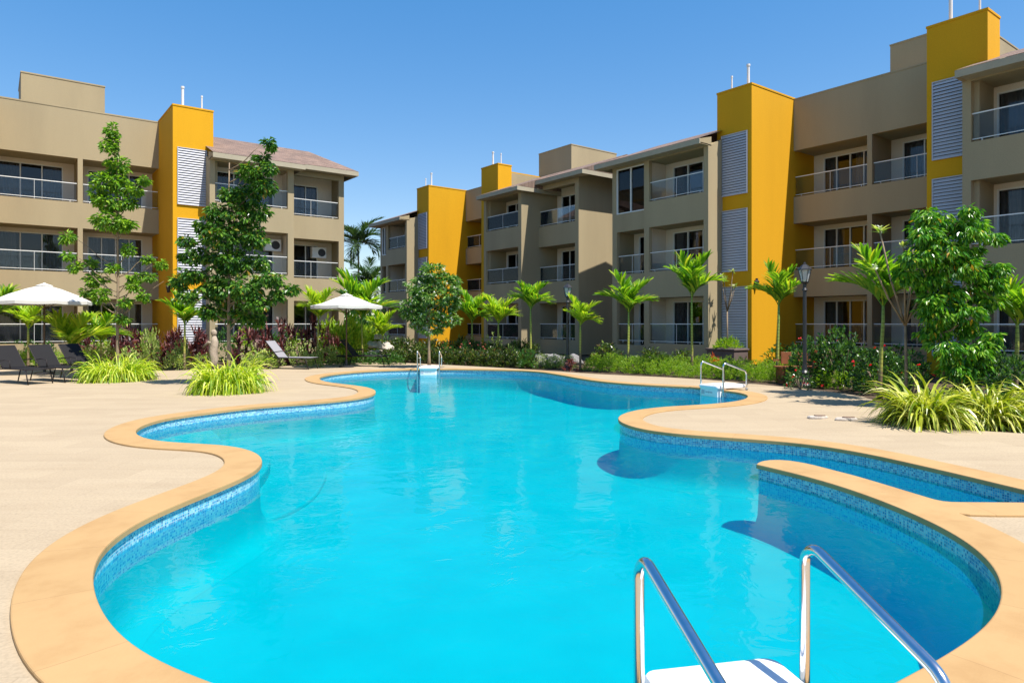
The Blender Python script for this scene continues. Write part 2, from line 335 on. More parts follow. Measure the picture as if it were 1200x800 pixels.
sky.sun_elevation = math.asin(sd.z); sky.sun_rotation = math.atan2(sd.x, sd.y)
sky.altitude = 0; sky.air_density = 1.0; sky.dust_density = .35; sky.ozone_density = 1.6
bg = nt.nodes.new('ShaderNodeBackground'); bg.inputs[1].default_value = .09
wo = nt.nodes.new('ShaderNodeOutputWorld'); hs = nt.nodes.new('ShaderNodeHueSaturation'); hs.inputs['Saturation'].default_value = 1.33; hs.inputs['Value'].default_value = 1.16; L(nt, sky.outputs[0], hs.inputs['Color']); gm = nt.nodes.new('ShaderNodeGamma'); gm.inputs[1].default_value = .6; L(nt, hs.outputs[0], gm.inputs[0]); h2 = nt.nodes.new('ShaderNodeHueSaturation'); h2.inputs['Saturation'].default_value = 1.24; h2.inputs['Value'].default_value = 1.74; h2.inputs['Hue'].default_value = .512; L(nt, gm.outputs[0], h2.inputs['Color']); L(nt, h2.outputs[0], bg.inputs[0]); L(nt, bg.outputs[0], wo.inputs[0])
S.view_settings.view_transform = 'Standard'; S.view_settings.look = 'None'; S.view_settings.exposure = 1.0; S.view_settings.gamma = 1
S.render.engine = 'CYCLES'
S.cycles.max_bounces = 8; S.cycles.transparent_max_bounces = 16; S.cycles.sample_clamp_indirect = 6

# ---------- pool ----------
WZ = -.17
P_main = [(1310,598),(1285,590),(1240,582),(1200,573),(1140,558),(1080,544.5),(1020,531),(960,520.5),(920,516.5),(865,512.5),(810,509),(760,504),(736,498),(726,493.5),
 (723.5,489.5),(730,484.5),(749,479.5),(782,476),(824,474),(854,471.5),(874,468),(880,463.8),(875,461),(862,458.5),(840,456),(821,453.7),(790,452),(755,450.5),(720,448),(698,445.7),(680,443),(660,439.3),(635,435.3),
 (610,433.7),(585,433),(550,432.3),(515,432),(485,432.3),(460,433),(435,434),(413,435.6),(392,437.6),(378,440),(372,442.6),(376,446),(390,448.6),(413,451),(430,453.4),(438,456),(440,459),(437,461.8),(428,464.6),
 (405,467.6),(380,470),(345,472.6),(309,475),(278,478),(247,482),(215,486),(190,490),(172,495),(158,501),(154,506),(159,511),(176,516),(204,519),(240,519.6),(268,521.5),(290,525.5),(303,531.5),(309,539),
 (304,548),(285,558),(262,567.5),(238,577),(213,586.5),(190,596),(165,606.5),(143,617),(126,628.5),(114,641),(105,652),(101,662),(99.5,672),(100,684),(104,700),(112,719),(128,743),(152,765),(190,784),(247,803),
 (320,830),(420,862),(560,886),(700,896),(850,884),(960,852),(1056,801),(1100,778),(1137,757),(1168,735),(1181,715),(1184,695),(1178,672),(1167,656),(1152,643),(1138,632.5),(1110,617.5),(1065,597),(1020,579.5),(975,564.5),(930,552.5),(900,546),(889,543.5)]
P_div = [(889,543.5),(889.5,541),(900,538.5),(915,537.6),(945,542.5),(1005,558),(1065,576),(1104,588),(1200,588.5),(1290,590)]
def densify(pts, step=.09):
    out = []
    for i in range(len(pts)-1):
        a, b = np.array(pts[i]), np.array(pts[i+1]); n = max(1, int(np.linalg.norm(b-a)/step))
        for k in range(n): out.append(a+(b-a)*k/n)
    out.append(np.array(pts[-1])); return out
def smooth_open(pts, it=10):
    P = np.array(pts)
    for _ in range(it):
        Q = P.copy(); Q[1:-1] = (P[:-2]+2*P[1:-1]+P[2:])/4; P = Q
    return P
LA = smooth_open(densify([G(*p) for p in P_main]), 22)
LB = smooth_open(densify([G(*p) for p in P_div]), 2)
LB = LB[:-1]
LOOP = np.concatenate([LA, LB[1:]])
# orientation: make counter-clockwise
def area(P): x, y = P[:,0], P[:,1]; return .5*np.sum(x*np.roll(y,-1)-np.roll(x,-1)*y)
CCW = area(LOOP) > 0
def normals(P, closed=False):
    T = np.roll(P,-1,0)-np.roll(P,1,0)
    if not closed: T[0] = P[1]-P[0]; T[-1] = P[-1]-P[-2]
    T /= np.linalg.norm(T, axis=1)[:,None]+1e-9
    n = np.stack([T[:,1], -T[:,0]], 1)      # right-hand side = outside if CCW
    return n if CCW else -n
def offset_trim(P, w, closed=False, ref=None):
    n = normals(P, closed); Q = P+n*w; ref = P if ref is None else ref
    d = np.sqrt(((Q[:,None,:]-ref[None,:,:])**2).sum(2)).min(1)
    ok = d > abs(w)*.965
    idx = np.arange(len(P))
    good = idx[ok]
    if len(good) < len(P):
        # nearest valid neighbours meet at one point
        for i in idx[~ok]:
            lo = good[good < i]; hi = good[good > i]
            if len(lo) and len(hi): Q[i] = (Q[lo[-1]]+Q[hi[0]])/2
            elif len(lo): Q[i] = Q[lo[-1]]
            else: Q[i] = Q[hi[0]]
    return Q
def strip_obj(name, P, w, z1, z0, mat, closed=False, lip=.025):
    """coping: a rounded slab following the pool edge"""
    n = normals(P, closed); I0 = P-n*lip
    Q = offset_trim(P, w, closed)
    s = np.concatenate([[0], np.cumsum(np.linalg.norm(np.diff(P, axis=0), axis=1))])
    r = .010
    rows = []
    In = lambda k: P-n*(lip-k)
    dirv = (Q-P); dl = np.linalg.norm(dirv, axis=1)[:,None]+1e-9; dirv = dirv/dl
    Out = lambda k: Q-dirv*k
    rows = [(In(.03), z0), (In(0), z0), (In(0), z1-r), (In(r*.3), z1-r*.3), (In(r), z1), (Out(r), z1), (Out(r*.3), z1-r*.3), (Out(0), z1-r), (Out(0), z0)]
    V = []; m = len(P)
    for A, z in rows: V.append(np.column_stack([A, np.full(m, z)]))
    V = np.concatenate(V); Fc = []; uv = []
    K = len(rows); wv = [-.03,-.02,-.01,.0,.01,.4,.41,.42,.45]
    rng_i = range(m) if closed else range(m-1)
    for k in range(K-1):
        for i in rng_i:
            j = (i+1) % m
            Fc.append((k*m+i, k*m+j, (k+1)*m+j, (k+1)*m+i)); uv += [(s[i],wv[k]),(s[j] if j else s[i]+.09,wv[k]),(s[j] if j else s[i]+.09,wv[k+1]),(s[i],wv[k+1])]
    g = Geo().add(V, Fc)
    if not closed:
        g.f.append(tuple(k*m for k in range(K))[::-1]); g.f.append(tuple(k*m+m-1 for k in range(K))); g.m += [0,0]; uv += [(0,0)]*(2*K)
    o = obj(name, g, mat)
    ul = o.data.uv_layers.new(name='UVMap'); ul.data.foreach_set('uv', np.array(uv, dtype=np.float32).ravel())
    bm = bmesh.new(); bm.from_mesh(o.data); bmesh.ops.recalc_face_normals(bm, faces=bm.faces); bm.to_mesh(o.data); bm.free()
    o['kind'] = 'structure'
    return o, Q
cop, QA = strip_obj('pool_coping', LA, .385, 0, -.05, COPING)
cop2, QB = strip_obj('divider_coping', LB, .385, -.003, -.05, COPING)
# walls of the basin
def basin():
    P = LOOP; m = len(P); n = normals(P, True)
    s = np.concatenate([[0], np.cumsum(np.linalg.norm(np.diff(np.vstack([P, P[:1]]), axis=0), axis=1))])
    rings = [(-.045,0),(-.34,0),(-.58,.012),(-.68,.04),(-.74,.09),(-.775,.16),(-.788,.24)]
    V = []
    for z, ins in rings:
        Q = P if ins == 0 else offset_trim(P, -ins, True)
        V.append(np.column_stack([Q, np.full(m, z)]))
    V = np.concatenate(V); Fc = []; uv = []; mi = []
    for k in range(len(rings)-1):
        for i in range(m):
            j = (i+1) % m; Fc.append((k*m+i, k*m+j, (k+1)*m+j, (k+1)*m+i)); mi.append(min(k,1))
            uv += [(s[i],rings[k][0]),(s[i+1],rings[k][0]),(s[i+1],rings[k+1][0]),(s[i],rings[k+1][0])]
    g = Geo().add(V, Fc); g.m = mi
    tri = tessellate_polygon([[Vector((p[0],p[1],0)) for p in P]])
    g.add(np.column_stack([P, np.full(m, -.79)]), [tuple(t) for t in tri], 1)
    uv += [(0,0)]*(3*len(tri))
    o = obj('pool_basin', g, [TILES, PAINT], smooth=True); o['kind'] = 'structure'
    ul = o.data.uv_layers.new(name='UVMap'); ul.data.foreach_set('uv', np.array(uv, dtype=np.float32).ravel())
    g2 = Geo(); P2 = P+n*.01
    tri = tessellate_polygon([[Vector((p[0],p[1],0)) for p in P2]])
    tri = [t if np.cross(P2[t[1]]-P2[t[0]], P2[t[2]]-P2[t[0]]) > 0 else t[::-1] for t in tri]
    g2.add(np.column_stack([P2, np.full(m, WZ)]), tri)
    o2 = obj('pool_water', g2, WATER); o2['kind'] = 'structure'
basin()
# submerged steps in the left inlet: three ledges
def ledge(name, pix, z):
    P = [G(*p) for p in pix]; P = densify(P+[P[0]], .12)[:-1]; Q = np.array(P)
    for _ in range(12): Q = (np.roll(Q,1,0)+2*Q+np.roll(Q,-1,0))/4
    P = [tuple(q) for q in Q]; g = Geo(); m = len(P)
    if area(np.array(P)) < 0: P = P[::-1]
    g.add([(x,y,z) for x,y in P]+[(x,y,-.9) for x,y in P], [tuple(range(m))]+[(i,m+i,m+(i+1)%m,(i+1)%m) for i in range(m)])
    o = obj(name, g, [PAINT], bevel=.03); o['kind'] = 'structure'; return o
ledge('pool_step', [(130,512),(140,486),(225,474),(246,480),(258,488),(262,497),(256,508),(240,518),(180,524)], -.34)
ledge('pool_step', [(130,512),(140,486),(275,470),(298,476),(314,486),(318,498),(308,511),(288,520),(265,527),(180,524)], -.56)
ledge('pool_step', [(130,512),(140,486),(330,466),(358,472),(378,484),(384,500),(370,518),(340,530),(300,541),(250,540),(180,524)], -.73)

def poly_hole(name, outer, z, mat, hole=None, kind='structure'):
    loops = [[Vector((p[0],p[1],0)) for p in outer]]
    if hole is not None: loops.append([Vector((p[0],p[1],0)) for p in hole])
    flat = [p for lp in loops for p in lp]
    tri = tessellate_polygon(loops)
    fl = np.array([[p.x,p.y] for p in flat])
    tri = [t if np.cross(fl[t[1]]-fl[t[0]], fl[t[2]]-fl[t[0]]) > 0 else t[::-1] for t in tri]
    g = Geo().add(np.column_stack([fl, np.full(len(fl), z)]), tri)
    o = obj(name, g, mat); o['kind'] = kind; return o
# thin out loop for the holes (slightly outside the wall line, hidden under the coping)
HOLE = (LOOP+normals(LOOP, True)*.03)[::2]
deck_edge = [(-700,424),(-200,424),(0,424),(60,423),(110,427),(150,432),(190,434),(232,432),(300,431),(345,427),(400,424.5),(450,423.5),(500,425.5),(560,428.5),(620,432),(660,434.5),(700,437.5),(760,440),(800,441.5),(850,445.5),(900,450),(960,456),(1000,460),(1028,467),(1040,482),(1070,496),(1110,503),(1200,506),(1400,512),(2200,520)]
outer = [G(*p) for p in deck_edge]
outer = [tuple(p) for p in smooth_open(densify(outer, .6), 2)]
b1 = PT(2200, 6); outer = outer+[(30,-14),(-14,-18),(-26,10)]
poly_hole('pool_deck', outer, -.025, DECK, HOLE)
big = [(-400,-400),(400,-400),(400,500),(-400,500)]
poly_hole('ground', big, -.06, SOIL, HOLE)

# ---------- buildings ----------
class Mapper:
    """s runs along the facade, d goes into the building"""
    def __init__(s, axis): s.axis = axis
    def box(s, g, s0, s1, d0, d1, z0, z1, mi=0):
        if s.axis == 'v': g.box(d0, d1, min(s0,s1), max(s0,s1), z0, z1, mi)
        else: g.box(min(s0,s1), max(s0,s1), d0, d1, z0, z1, mi)
    def p(s, a, d, z): return (d, a, z) if s.axis == 'v' else (a, d, z)
def panel(g, M, s0, s1, d0, d1, z0, z1, holes, mi=0):
    """wall slab with rectangular openings (sa,sb,za,zb)"""
    s0, s1 = min(s0,s1), max(s0,s1)
    H = [(max(s0,min(a,b)), min(s1,max(a,b)), c, e) for a, b, c, e in holes]
    zs = sorted({z0, z1, *[h[2] for h in H], *[h[3] for h in H]})
    for k in range(len(zs)-1):
        za, zb = zs[k], zs[k+1]; zm = (za+zb)/2
        cuts = sorted([(h[0],h[1]) for h in H if h[2] < zm < h[3]]); c = s0
        for a, b in cuts:
            if a > c+1e-4: M.box(g, c, a, d0, d1, za, zb, mi)
            c = b
        if c < s1-1e-4: M.box(g, c, s1, d0, d1, za, zb, mi)
FL = [(.75,2.70,.55),(3.82,5.74,3.62),(6.85,8.76,6.66)]   # opening bottom, opening top, floor
class Bld:
    def __init__(s, name, axis, loc, label, cat='building'):
        s.M = Mapper(axis); s.loc = loc
        s.root = empty(name, loc, label=label, cat=cat)
        s.wall = Geo(); s.tower = []; 
    def part(s, name, g, mat, parent=None, **k):
        if parent is None: return obj(name, g, mat, s.root, off=s.loc, **k)
        return obj(name, g, mat, parent, off=s.loc, **k)
    def window(s, sa, sb, d, z0, z1, n, curtain=.6, seed=0):
        M = s.M; sa, sb = min(sa,sb), max(sa,sb); fw = .045; f = Geo()
        M.box(f, sa, sb, d-.05, d+.05, z1-fw, z1); M.box(f, sa, sb, d-.05, d+.05, z0, z0+fw)
        for k in range(n+1):
            c = sa+(sb-sa)*k/n; c = min(max(c, sa+fw/2), sb-fw/2); dd = .004 if k % 2 else 0
            M.box(f, c-fw/2, c+fw/2, d-.052-dd, d+.048-dd, z0+fw, z1-fw)
        w = s.part('window', f, WMETAL)
        g = Geo(); M.box(g, sa+.02, sb-.02, d+.01, d+.016, z0+.02, z1-.02); s.part('glass_pane', g, PANE, w)
        rr = random.Random(seed)
        g = Geo()
        if curtain > 0:
            spans = [(sa+.03, sa+(sb-sa)*curtain*rr.uniform(.35,.6)), (sb-(sb-sa)*curtain*rr.uniform(.3,.55), sb-.03)]
            for a, b in spans:
                m = max(8, int((b-a)/.035)); V = []; 
                for k in range(m+1):
                    x = a+(b-a)*k/m; dd = d+.16+.03*math.sin(k*1.9)
                    V += [M.p(x, dd, z0+.05), M.p(x, dd, z1-.02)]
                g.add(V, [(2*k, 2*k+2, 2*k+3, 2*k+1) for k in range(m)])
            s.part('curtain', g, CURT, w)
    def rail(s, sa, sb, d, zf, posts=3, top=1.6, low=.12):
        """zf opening bottom; hand rail, low rail, posts and a glass sheet"""
        M = s.M; sa, sb = min(sa,sb), max(sa,sb); zt = zf+.83
        g = Geo(); M.box(g, sa, sb, d-.02, d+.02, zt-.016, zt+.016); M.box(g, sa, sb, d-.012, d+.012, zf+.08, zf+.102)
        for k in range(1, posts-1):
            c = sa+.03+(sb-sa-.06)*k/(posts-1); M.box(g, c-.006, c+.006, d-.02, d-.008, zf-.01, zt-.016)
        for c in (sa+.25, sb-.25): M.box(g, c-.01, c+.01, d-.011, d+.011, zf-.02, zf+.08)
        o = s.part('balcony_railing', g, WMETAL)
        g = Geo(); M.box(g, sa+.03, sb-.03, d-.004, d+.004, zf+.105, zt-.02); s.part('glass_panel', g, RAILG, o)
    def ac(s, sa, d, z, sgn=-1):
        M = s.M; g = Geo(); M.box(g, sa, sa+.75, d-.30, d-.02, z, z+.55)
        o = s.part('air_conditioner', g, WHITE, bevel=.015)
        g = Geo(); c = M.p(sa+.5, d-.305, z+.275)
        n = 20; V = [M.p(sa+.5+.2*math.cos(2*math.pi*k/n), d-.306, z+.275+.2*math.sin(2*math.pi*k/n)) for k in range(n)]
        V += [M.p(sa+.5+.2*math.cos(2*math.pi*k/n), d-.300, z+.275+.2*math.sin(2*math.pi*k/n)) for k in range(n)]
        g.add(V, [tuple(range(n))]+[(k,(k+1)%n,n+(k+1)%n,n+k) for k in range(n)]); s.part('fan_grille', g, DARK, o)
    def mid(s, s0, s1, d, pil, seed=0):
        """recessed flat-roofed middle section with two balcony stacks; pil=(a,b) pillar"""
        M = s.M; s0, s1 = min(s0,s1), max(s0,s1); a, b = pil
        holes = [(s0, a, f[0], f[1]) for f in FL]+[(b, s1, f[0], f[1]) for f in FL]
        panel(s.wall, M, s0, s1, d, d+.22, 0, 10.86, holes)
        cap = Geo(); M.box(cap, s0, s1, d-.015, d+.26, 10.86, 10.92); s.part('parapet_cap', cap, BEIGE)
        M.box(s.wall, s0, s1, d+.22, d+9, 10.2, 10.4)
        M.box(s.wall, s0, s1, d+8.8, d+9, 0, 10.2)
        bw = d+1.6
        wins = []
        for k, f in enumerate(FL):
            for (i0, i1) in ((s0, a), (b, s1)):
                wins.append((i0+.32, i1-.42, f[2]+.02, f[1]-.14, k))
        wg = Geo(); panel(wg, M, s0, s1, bw, bw+.15, .1, 10.2, [(x[0],x[1],x[2],x[3]) for x in wins]); s.part('balcony_wall', wg, WHITEWALL)
        for n, x in enumerate(wins):
            s.window(x[0], x[1], bw+.05, x[2], x[3], 4 if n % 2 else 3, .75, seed*10+n)
        M.box(s.wall, a, b, d+.22, bw, 0, 10.2)
        M.box(s.wall, (a+b)/2-.08, (a+b)/2+.08, bw+.15, bw+2.2, 0, 10.2)
        for k, (z0, z1) in enumerate(((.2,.60),(2.72,3.70),(5.76,6.74),(8.78,9.0))):
            M.box(s.wall, s0, s1, d+.22, bw+2.2, z0, z1)
        M.box(s.wall, s0, s1, bw+2.2, bw+2.3, 0, 10.2)
        M.box(s.wall, s0, s0+.06, bw+.15, bw+2.2, 0, 10.2); M.box(s.wall, s1-.06, s1, bw+.15, bw+2.2, 0, 10.2)
        for f in FL:
            s.rail(s0+.02, a-.02, d+.12, f[0], 3); s.rail(b+.02, s1-.02, d+.12, f[0], 3)
    def towr(s, near, far, d, zt=10.90, louv=(1,1), pipes=True, lamp=None):
        """stair tower; near = side toward the middle section, far = side toward the wing"""
        M = s.M; g = Geo(); a, b = min(near,far), max(near,far)
        M.box(g, a, b, d, d+1.0, 0, zt); q = near+(.18 if far > near else -.18); q2 = near+(.34 if far > near else -.34)
        M.box(g, near, q, d+1.0, d+4.7, 0, zt); M.box(g, q, far, d+1.0, d+4.7, 0, 8.9); t = s.part('stair_tower', g, YELLOW)
        M.box(s.wall, q, q2, d+1.0, d+4.7, 8.9, zt)
        g = Geo(); M.box(g, a-.02, b+.02, d-.02, d+1.02, zt, zt+.07); M.box(g, near-(.02 if far > near else -.02), q2, d+1.021, d+4.7, zt, zt+.069); s.part('tower_cap', g, YELLOW, t)
        sg = 1 if far > near else -1
        l0, l1 = near+sg*.17, near+sg*1.36
        for z0, z1 in (((.6,3.06),(3.66,6.12),(6.70,9.15)) if louv else ()):
            g = Geo(); M.box(g, l0, l1, d-.012, d-.002, z0, z1, 1)
            fr = .03
            for (a0,a1,c0,c1) in ((l0,l1,z0,z0+fr),(l0,l1,z1-fr,z1)): M.box(g, a0, a1, d-.06, d-.013, c0, c1)
            for q in (l0, l1-sg*fr): M.box(g, q, q+sg*fr, d-.062, d-.013, z0+fr, z1-fr)
            z = z0+.06
            while z < z1-.06:
                V = [M.p(l0+sg*fr, d-.058, z-.035), M.p(l1-sg*fr, d-.058, z-.035), M.p(l1-sg*fr, d-.018, z+.045), M.p(l0+sg*fr, d-.018, z+.045)]
                V2 = [(v[0], v[1], v[2]-.012) for v in V]
                g.add(V+V2, [(0,1,2,3),(4,7,6,5),(0,4,5,1),(2,6,7,3)]); z += .105
            s.part('louver', g, [LOUV, LOUVD])
        if pipes:
            for fr, r, h in ((.30,.055,.95),(.78,.032,.7)):
                g = Geo(); c = M.p(near+(far-near)*fr, d+.5, 0); g.tube([(c[0],c[1],zt+.05),(c[0],c[1],zt+h)], r, 10)
                g.tube([(c[0],c[1],zt+h),(c[0],c[1],zt+h+.08)], r*1.35, 10); s.part('vent_pipe', g, PIPE, smooth=False)
        if lamp:
            sp, dp, z = lamp; c = M.p(sp, dp, z); g = Geo()
            g.tube([(c[0],c[1],z+.30),(c[0],c[1],z+.36)], .05, 8); g.lathe([(.05,z-.02),(.09,z+.22),(.11,z+.23),(.02,z+.33)], 6, c=(c[0],c[1]))
            s.part('wall_lamp', g, DARK)
    def wing(s, s0, s1, d, small=None, rbay=None, seed=0, endwall=True, hip=True, zr=10.45, overh=.6, acs=(), acw=(), rhip=1.5):
        """s0 tower side, s1 outer end of the main bay (signed); small=(sa,sb) narrow bay; rbay=(sa,sb,dd) set-back bay"""
        M = s.M; sg = 1 if s1 > s0 else -1; bw = d+1.33
        o0, o1 = s0+sg*.22, s1-sg*.28
        FW = [(f[0], f[1] if k < 2 else 8.62, f[2]) for k, f in enumerate(FL)]
        panel(s.wall, M, s0, s1, d, d+.2, 0, 8.70, [(o0,o1,f[0],f[1]) for f in FW])
        # end wall at the tower side, top follows the roof slope
        def endw(sp, th, d0, slope0, dr):
            V = [M.p(sp,d0,0),M.p(sp,26.3-22.57+d if False else dr,0),M.p(sp,dr,zr-.12),M.p(sp,d0,slope0)]
            W = [M.p(sp+th,*[q for q in ()]) for _ in ()]
            V2 = [M.p(sp+th,d0,0),M.p(sp+th,dr,0),M.p(sp+th,dr,zr-.12),M.p(sp+th,d0,slope0)]
            s.wall.add(V+V2, [(0,1,2,3),(7,6,5,4),(0,3,7,4),(3,2,6,7),(2,1,5,6),(1,0,4,5)])
        endw(s0, sg*.2, d+.2, 8.72, d+3.8)
        M.box(s.wall, s0+sg*.2, s0+sg*.37, d+.2, bw+1.6, 0, 8.9)
        interior_end = s1-sg*.08
        parts = [(s0+sg*.2, interior_end, d, o0, o1, bw, FW, 0)]
        outer_end = s1; 
        if small:
            sa, sb = small; ds = d+.10
            hs = [(sa+sg*.02, sb-sg*.28, f[0]-(.1 if k == 0 else 0), f[1]) for k, f in enumerate(FW[:2])]+[(sa+sg*.02, sb-sg*.25, 6.55, 8.6)]
            panel(s.wall, M, sa, sb, ds, ds+.2, 0, 8.70, hs)
            s.window(sa+sg*.03, sb-sg*.26, ds+.06, 6.56, 8.59, 2, 0, seed+50)
            outer_end = sb
            for f in FW[:2]:
                s.rail(sa+sg*.04, sb-sg*.3, ds+.12, f[0], 3)
            M.box(s.wall, sa-sg*.02, sa+sg*.0+sg*.10, d+.3, bw, 0, 8.72)
            wg = Geo(); panel(wg, M, sa, sb, bw, bw+.15, .1, 8.9, [(sa+sg*.35, sb-sg*.5, f[2]+.02, f[1]-.12) for f in FW]); s.part('balcony_wall', wg, WHITEWALL)
            for k, f in enumerate(FW[:2]): s.window(sa+sg*.35, sb-sg*.5, bw+.05, f[2]+.02, f[1]-.12, 2, .6, seed+60+k)
            for z0, z1 in ((.2,.60),(2.72,3.70),(5.76,6.45),(8.66,8.8)): M.box(s.wall, sa, sb-sg*.2, ds+.2, bw+1.6, z0, z1)
            M.box(s.wall, sa, sb-sg*.2, bw+1.6, bw+1.7, 0, 8.9)
            endw(sb-sg*.2, sg*.2, ds+.2, 8.72, d+3.8)
        # main bay interior
        if not rbay and not small: endw(s1-sg*.08, sg*.08, d+.2, 8.72, d+3.8)
        else: M.box(s.wall, s1-sg*.08, s1, d+.2, bw+1.6, 0, 8.72)
        wn = [(s0+sg*.45, s1-sg*.50, f[2]+.02, f[1]-.14) for f in FW]
        wg = Geo(); panel(wg, M, s0+sg*.2, s1-sg*.08, bw, bw+.15, .1, 8.9, wn); s.part('balcony_wall', wg, WHITEWALL)
        for k, x in enumerate(wn): s.window(x[0], x[1], bw+.05, x[2], x[3], 3 if abs(x[1]-x[0]) < 3 else 4, .7, seed+k)
        for z0, z1 in ((.2,.60),(2.72,3.70),(5.76,6.74)): M.box(s.wall, s0+sg*.2, s1-sg*.08, d+.2, bw+1.6, z0, z1)
        M.box(s.wall, s0+sg*.2, s1-sg*.08, d+.2, bw+1.6, 8.66, 8.80)
        M.box(s.wall, s0+sg*.2, s1-sg*.08, bw+1.6, bw+1.7, 0, 8.9)
        g = Geo(); M.box(g, s1-sg*.10, s1-sg*.081, d+.202, bw, .6, 8.65); s.part('balcony_wall', g, WHITEWALL)  # white lining on the side wall: sky and bounce light put into its colour
        for f in FW: s.rail(o0, o1, d+.10, f[0], 3)
        for (q, z) in acw: s.ac(q, bw, z)
        # roof over the main bay
        ev = d-.55; rd = d+3.85
        rs_end = outer_end+(sg*overh if not rbay else sg*.35)
        self_roof = []
        def roof(sa, sb, ev, ze, hipr, name='roof'):
            g = Geo(); uv = []
            top = ze+.22
            rz = zr if not rbay or True else zr
            k = (zr-top)
            sr = sb-sg*hipr
            A, B, C, D_ = M.p(sa,ev,top), M.p(sb,ev,top), M.p(sr,rd,zr), M.p(sa,rd,zr)
            back = rd+(rd-ev)
            E, Fp = M.p(sb,back,top), M.p(sa,back,top)
            lo = lambda v, dz=.03: (v[0], v[1], v[2]-dz)
            g.add([A,B,C,D_,E,Fp], [(0,1,2,3),(1,4,2),(3,2,4,5)])
            def duv(p): q = (p[1],p[0]) if M.axis == 'v' else (p[0],p[1]); return (q[0], (q[1]-ev)*1.1)
            pts = [A,B,C,D_,E,Fp]
            for f in [(0,1,2,3),(1,4,2),(3,2,4,5)]:
                for i in f:
                    q = duv(pts[i])
                    uv.append(q if f != (1,4,2) else (q[1], q[0]*1.1))
            o = s.part(name, g, [SHING, FASCIA])
            ul = o.data.uv_layers.new(name='UVMap'); ul.data.foreach_set('uv', np.array(uv, dtype=np.float32).ravel())
            g = Geo()
            M.box(g, sa, sb, ev, ev+.05, ze, top-.012)                       # front fascia
            M.box(g, sb-sg*.05, sb, ev+.05, back, ze, top-.012)             # end fascia
            M.box(g, sa, sb-sg*.05, ev+.05, d+.0 if ev < d else ev+.6, ze+.02, ze+.06)  # soffit
            s.part('fascia', g, FASCIA, o); 
            g = Geo(); V = [M.p(sa,ev+.05,top-.02), M.p(sa,rd,zr-.05), M.p(sa,rd,zr-.25), M.p(sa,ev+.05,ze+.0)]
            return o
        roof(s0, rs_end, ev, 8.65, (overh+2.0 if not small else .01) if not rbay else .01)
        # closing gable between the eave board and the end wall
        g = Geo(); V = [M.p(s0,ev+.05,8.655),M.p(s0,d+.2,8.655),M.p(s0,d+.2,8.93+.1),M.p(s0,ev+.05,8.85)]
        V2 = [M.p(s0+sg*.1,ev+.05,8.655),M.p(s0+sg*.1,d+.2,8.655),M.p(s0+sg*.1,d+.2,8.93+.1),M.p(s0+sg*.1,ev+.05,8.85)]
        s.wall.add(V+V2, [(0,1,2,3),(7,6,5,4),(0,3,7,4),(3,2,6,7),(1,0,4,5),(2,1,5,6)])
        if rbay:
            sa, sb, dd = rbay; ds = d+dd; bw2 = ds+1.35
            h = [(sa, sb-sg*.28, f[0], f[1] if k < 2 else 8.80) for k, f in enumerate(FL)]
            panel(s.wall, M, sa, sb, ds, ds+.2, 0, 9.05, h)
            wn = [(sa+sg*.35, sb-sg*.85, f[2]+.02, f[1]-.14) for f in FL]
            wg = Geo(); panel(wg, M, sa, sb-sg*.1, bw2, bw2+.15, .1, 9.2, wn); s.part('balcony_wall', wg, WHITEWALL)
            for k, x in enumerate(wn): s.window(x[0], x[1], bw2+.05, x[2], x[3], 3, .8, seed+20+k)
            for z0, z1 in ((.2,.60),(2.72,3.70),(5.76,6.74)): M.box(s.wall, sa, sb-sg*.1, ds+.2, bw2+1.5, z0, z1)
            M.box(s.wall, sa, sb-sg*.1, ds+.2, bw2+1.5, 9.06, 9.16)
            M.box(s.wall, sb-sg*.1, sb, ds+.2, d+3.9, 0, 9.25)
            M.box(s.wall, sa, sb-sg*.1, bw2+1.5, bw2+1.6, 0, 9.2)
            for f in FL: s.rail(sa+sg*.02, sb-sg*.30, ds+.10, f[0], 3)
            roof(sa+sg*.0, sb+sg*overh, ds-.55, 9.04, rhip)
            for (q, z) in acs: s.ac(q, bw2, z)
            outer_end = sb
        e = outer_end-sg*.2
        M.box(s.wall, s0+sg*.2, outer_end-sg*.003, d+3.9, d+4.1, 0, 9.2)
        M.box(s.wall, outer_end-sg*.2, outer_end-sg*.002, d+3.9+.2, d+8, 0, 9.0)
    def rbox(s, s0, s1, d0, d1, zt):
        M = s.M; g = Geo(); M.box(g, s0, s1, d0, d1, 8.9, zt); M.box(g, s0-.02, s1+.02, d0-.02, d1+.02, zt, zt+.06)
        s.part('roof_water_tank_room', g, BEIGE)
    def done(s):
        s.part('wall', s.wall, BEIGE, recalc=False)

B = Bld('apartment_block', 'v', (26.5, 12, 0), 'beige block on the right with two tall yellow stair towers, nearest to the pool')
B.mid(9.22, 15.47, 26.5, (12.30,12.48), 1)
B.towr(15.47, 17.06, 23.5, lamp=(15.39, 23.72, 3.0))
B.towr(9.22, 7.56, 23.5)
B.wing(16.8, 20.15, 22.57, small=(20.15, 22.15), seed=100, overh=.55)
B.wing(7.9, 4.4, 22.57, small=(4.4, 2.4), seed=140, overh=.55)
B.rbox(9.4, 12.3, 28, 33, 12.45); B.done()

B2 = Bld('apartment_block', 'v', (26.5, 36, 0), 'farther three storey beige block beyond the gap, its yellow stair tower lit by the sun')
B2.mid(33.9, 40.15, 26.5, (36.9,37.08), 2)
B2.towr(40.15, 41.75, 23.5)
B2.towr(33.9, 32.2, 23.5, louv=None)
B2.wing(32.3, 28.8, 22.57, rbay=(28.8, 25.6, 1.2), seed=200, overh=.85, rhip=.01)
B2.wing(41.5, 44.6, 22.57, small=(44.6, 45.7), seed=240, overh=.6)
B2.rbox(30.8, 33.9, 28, 31.9, 12.45); B2.done()

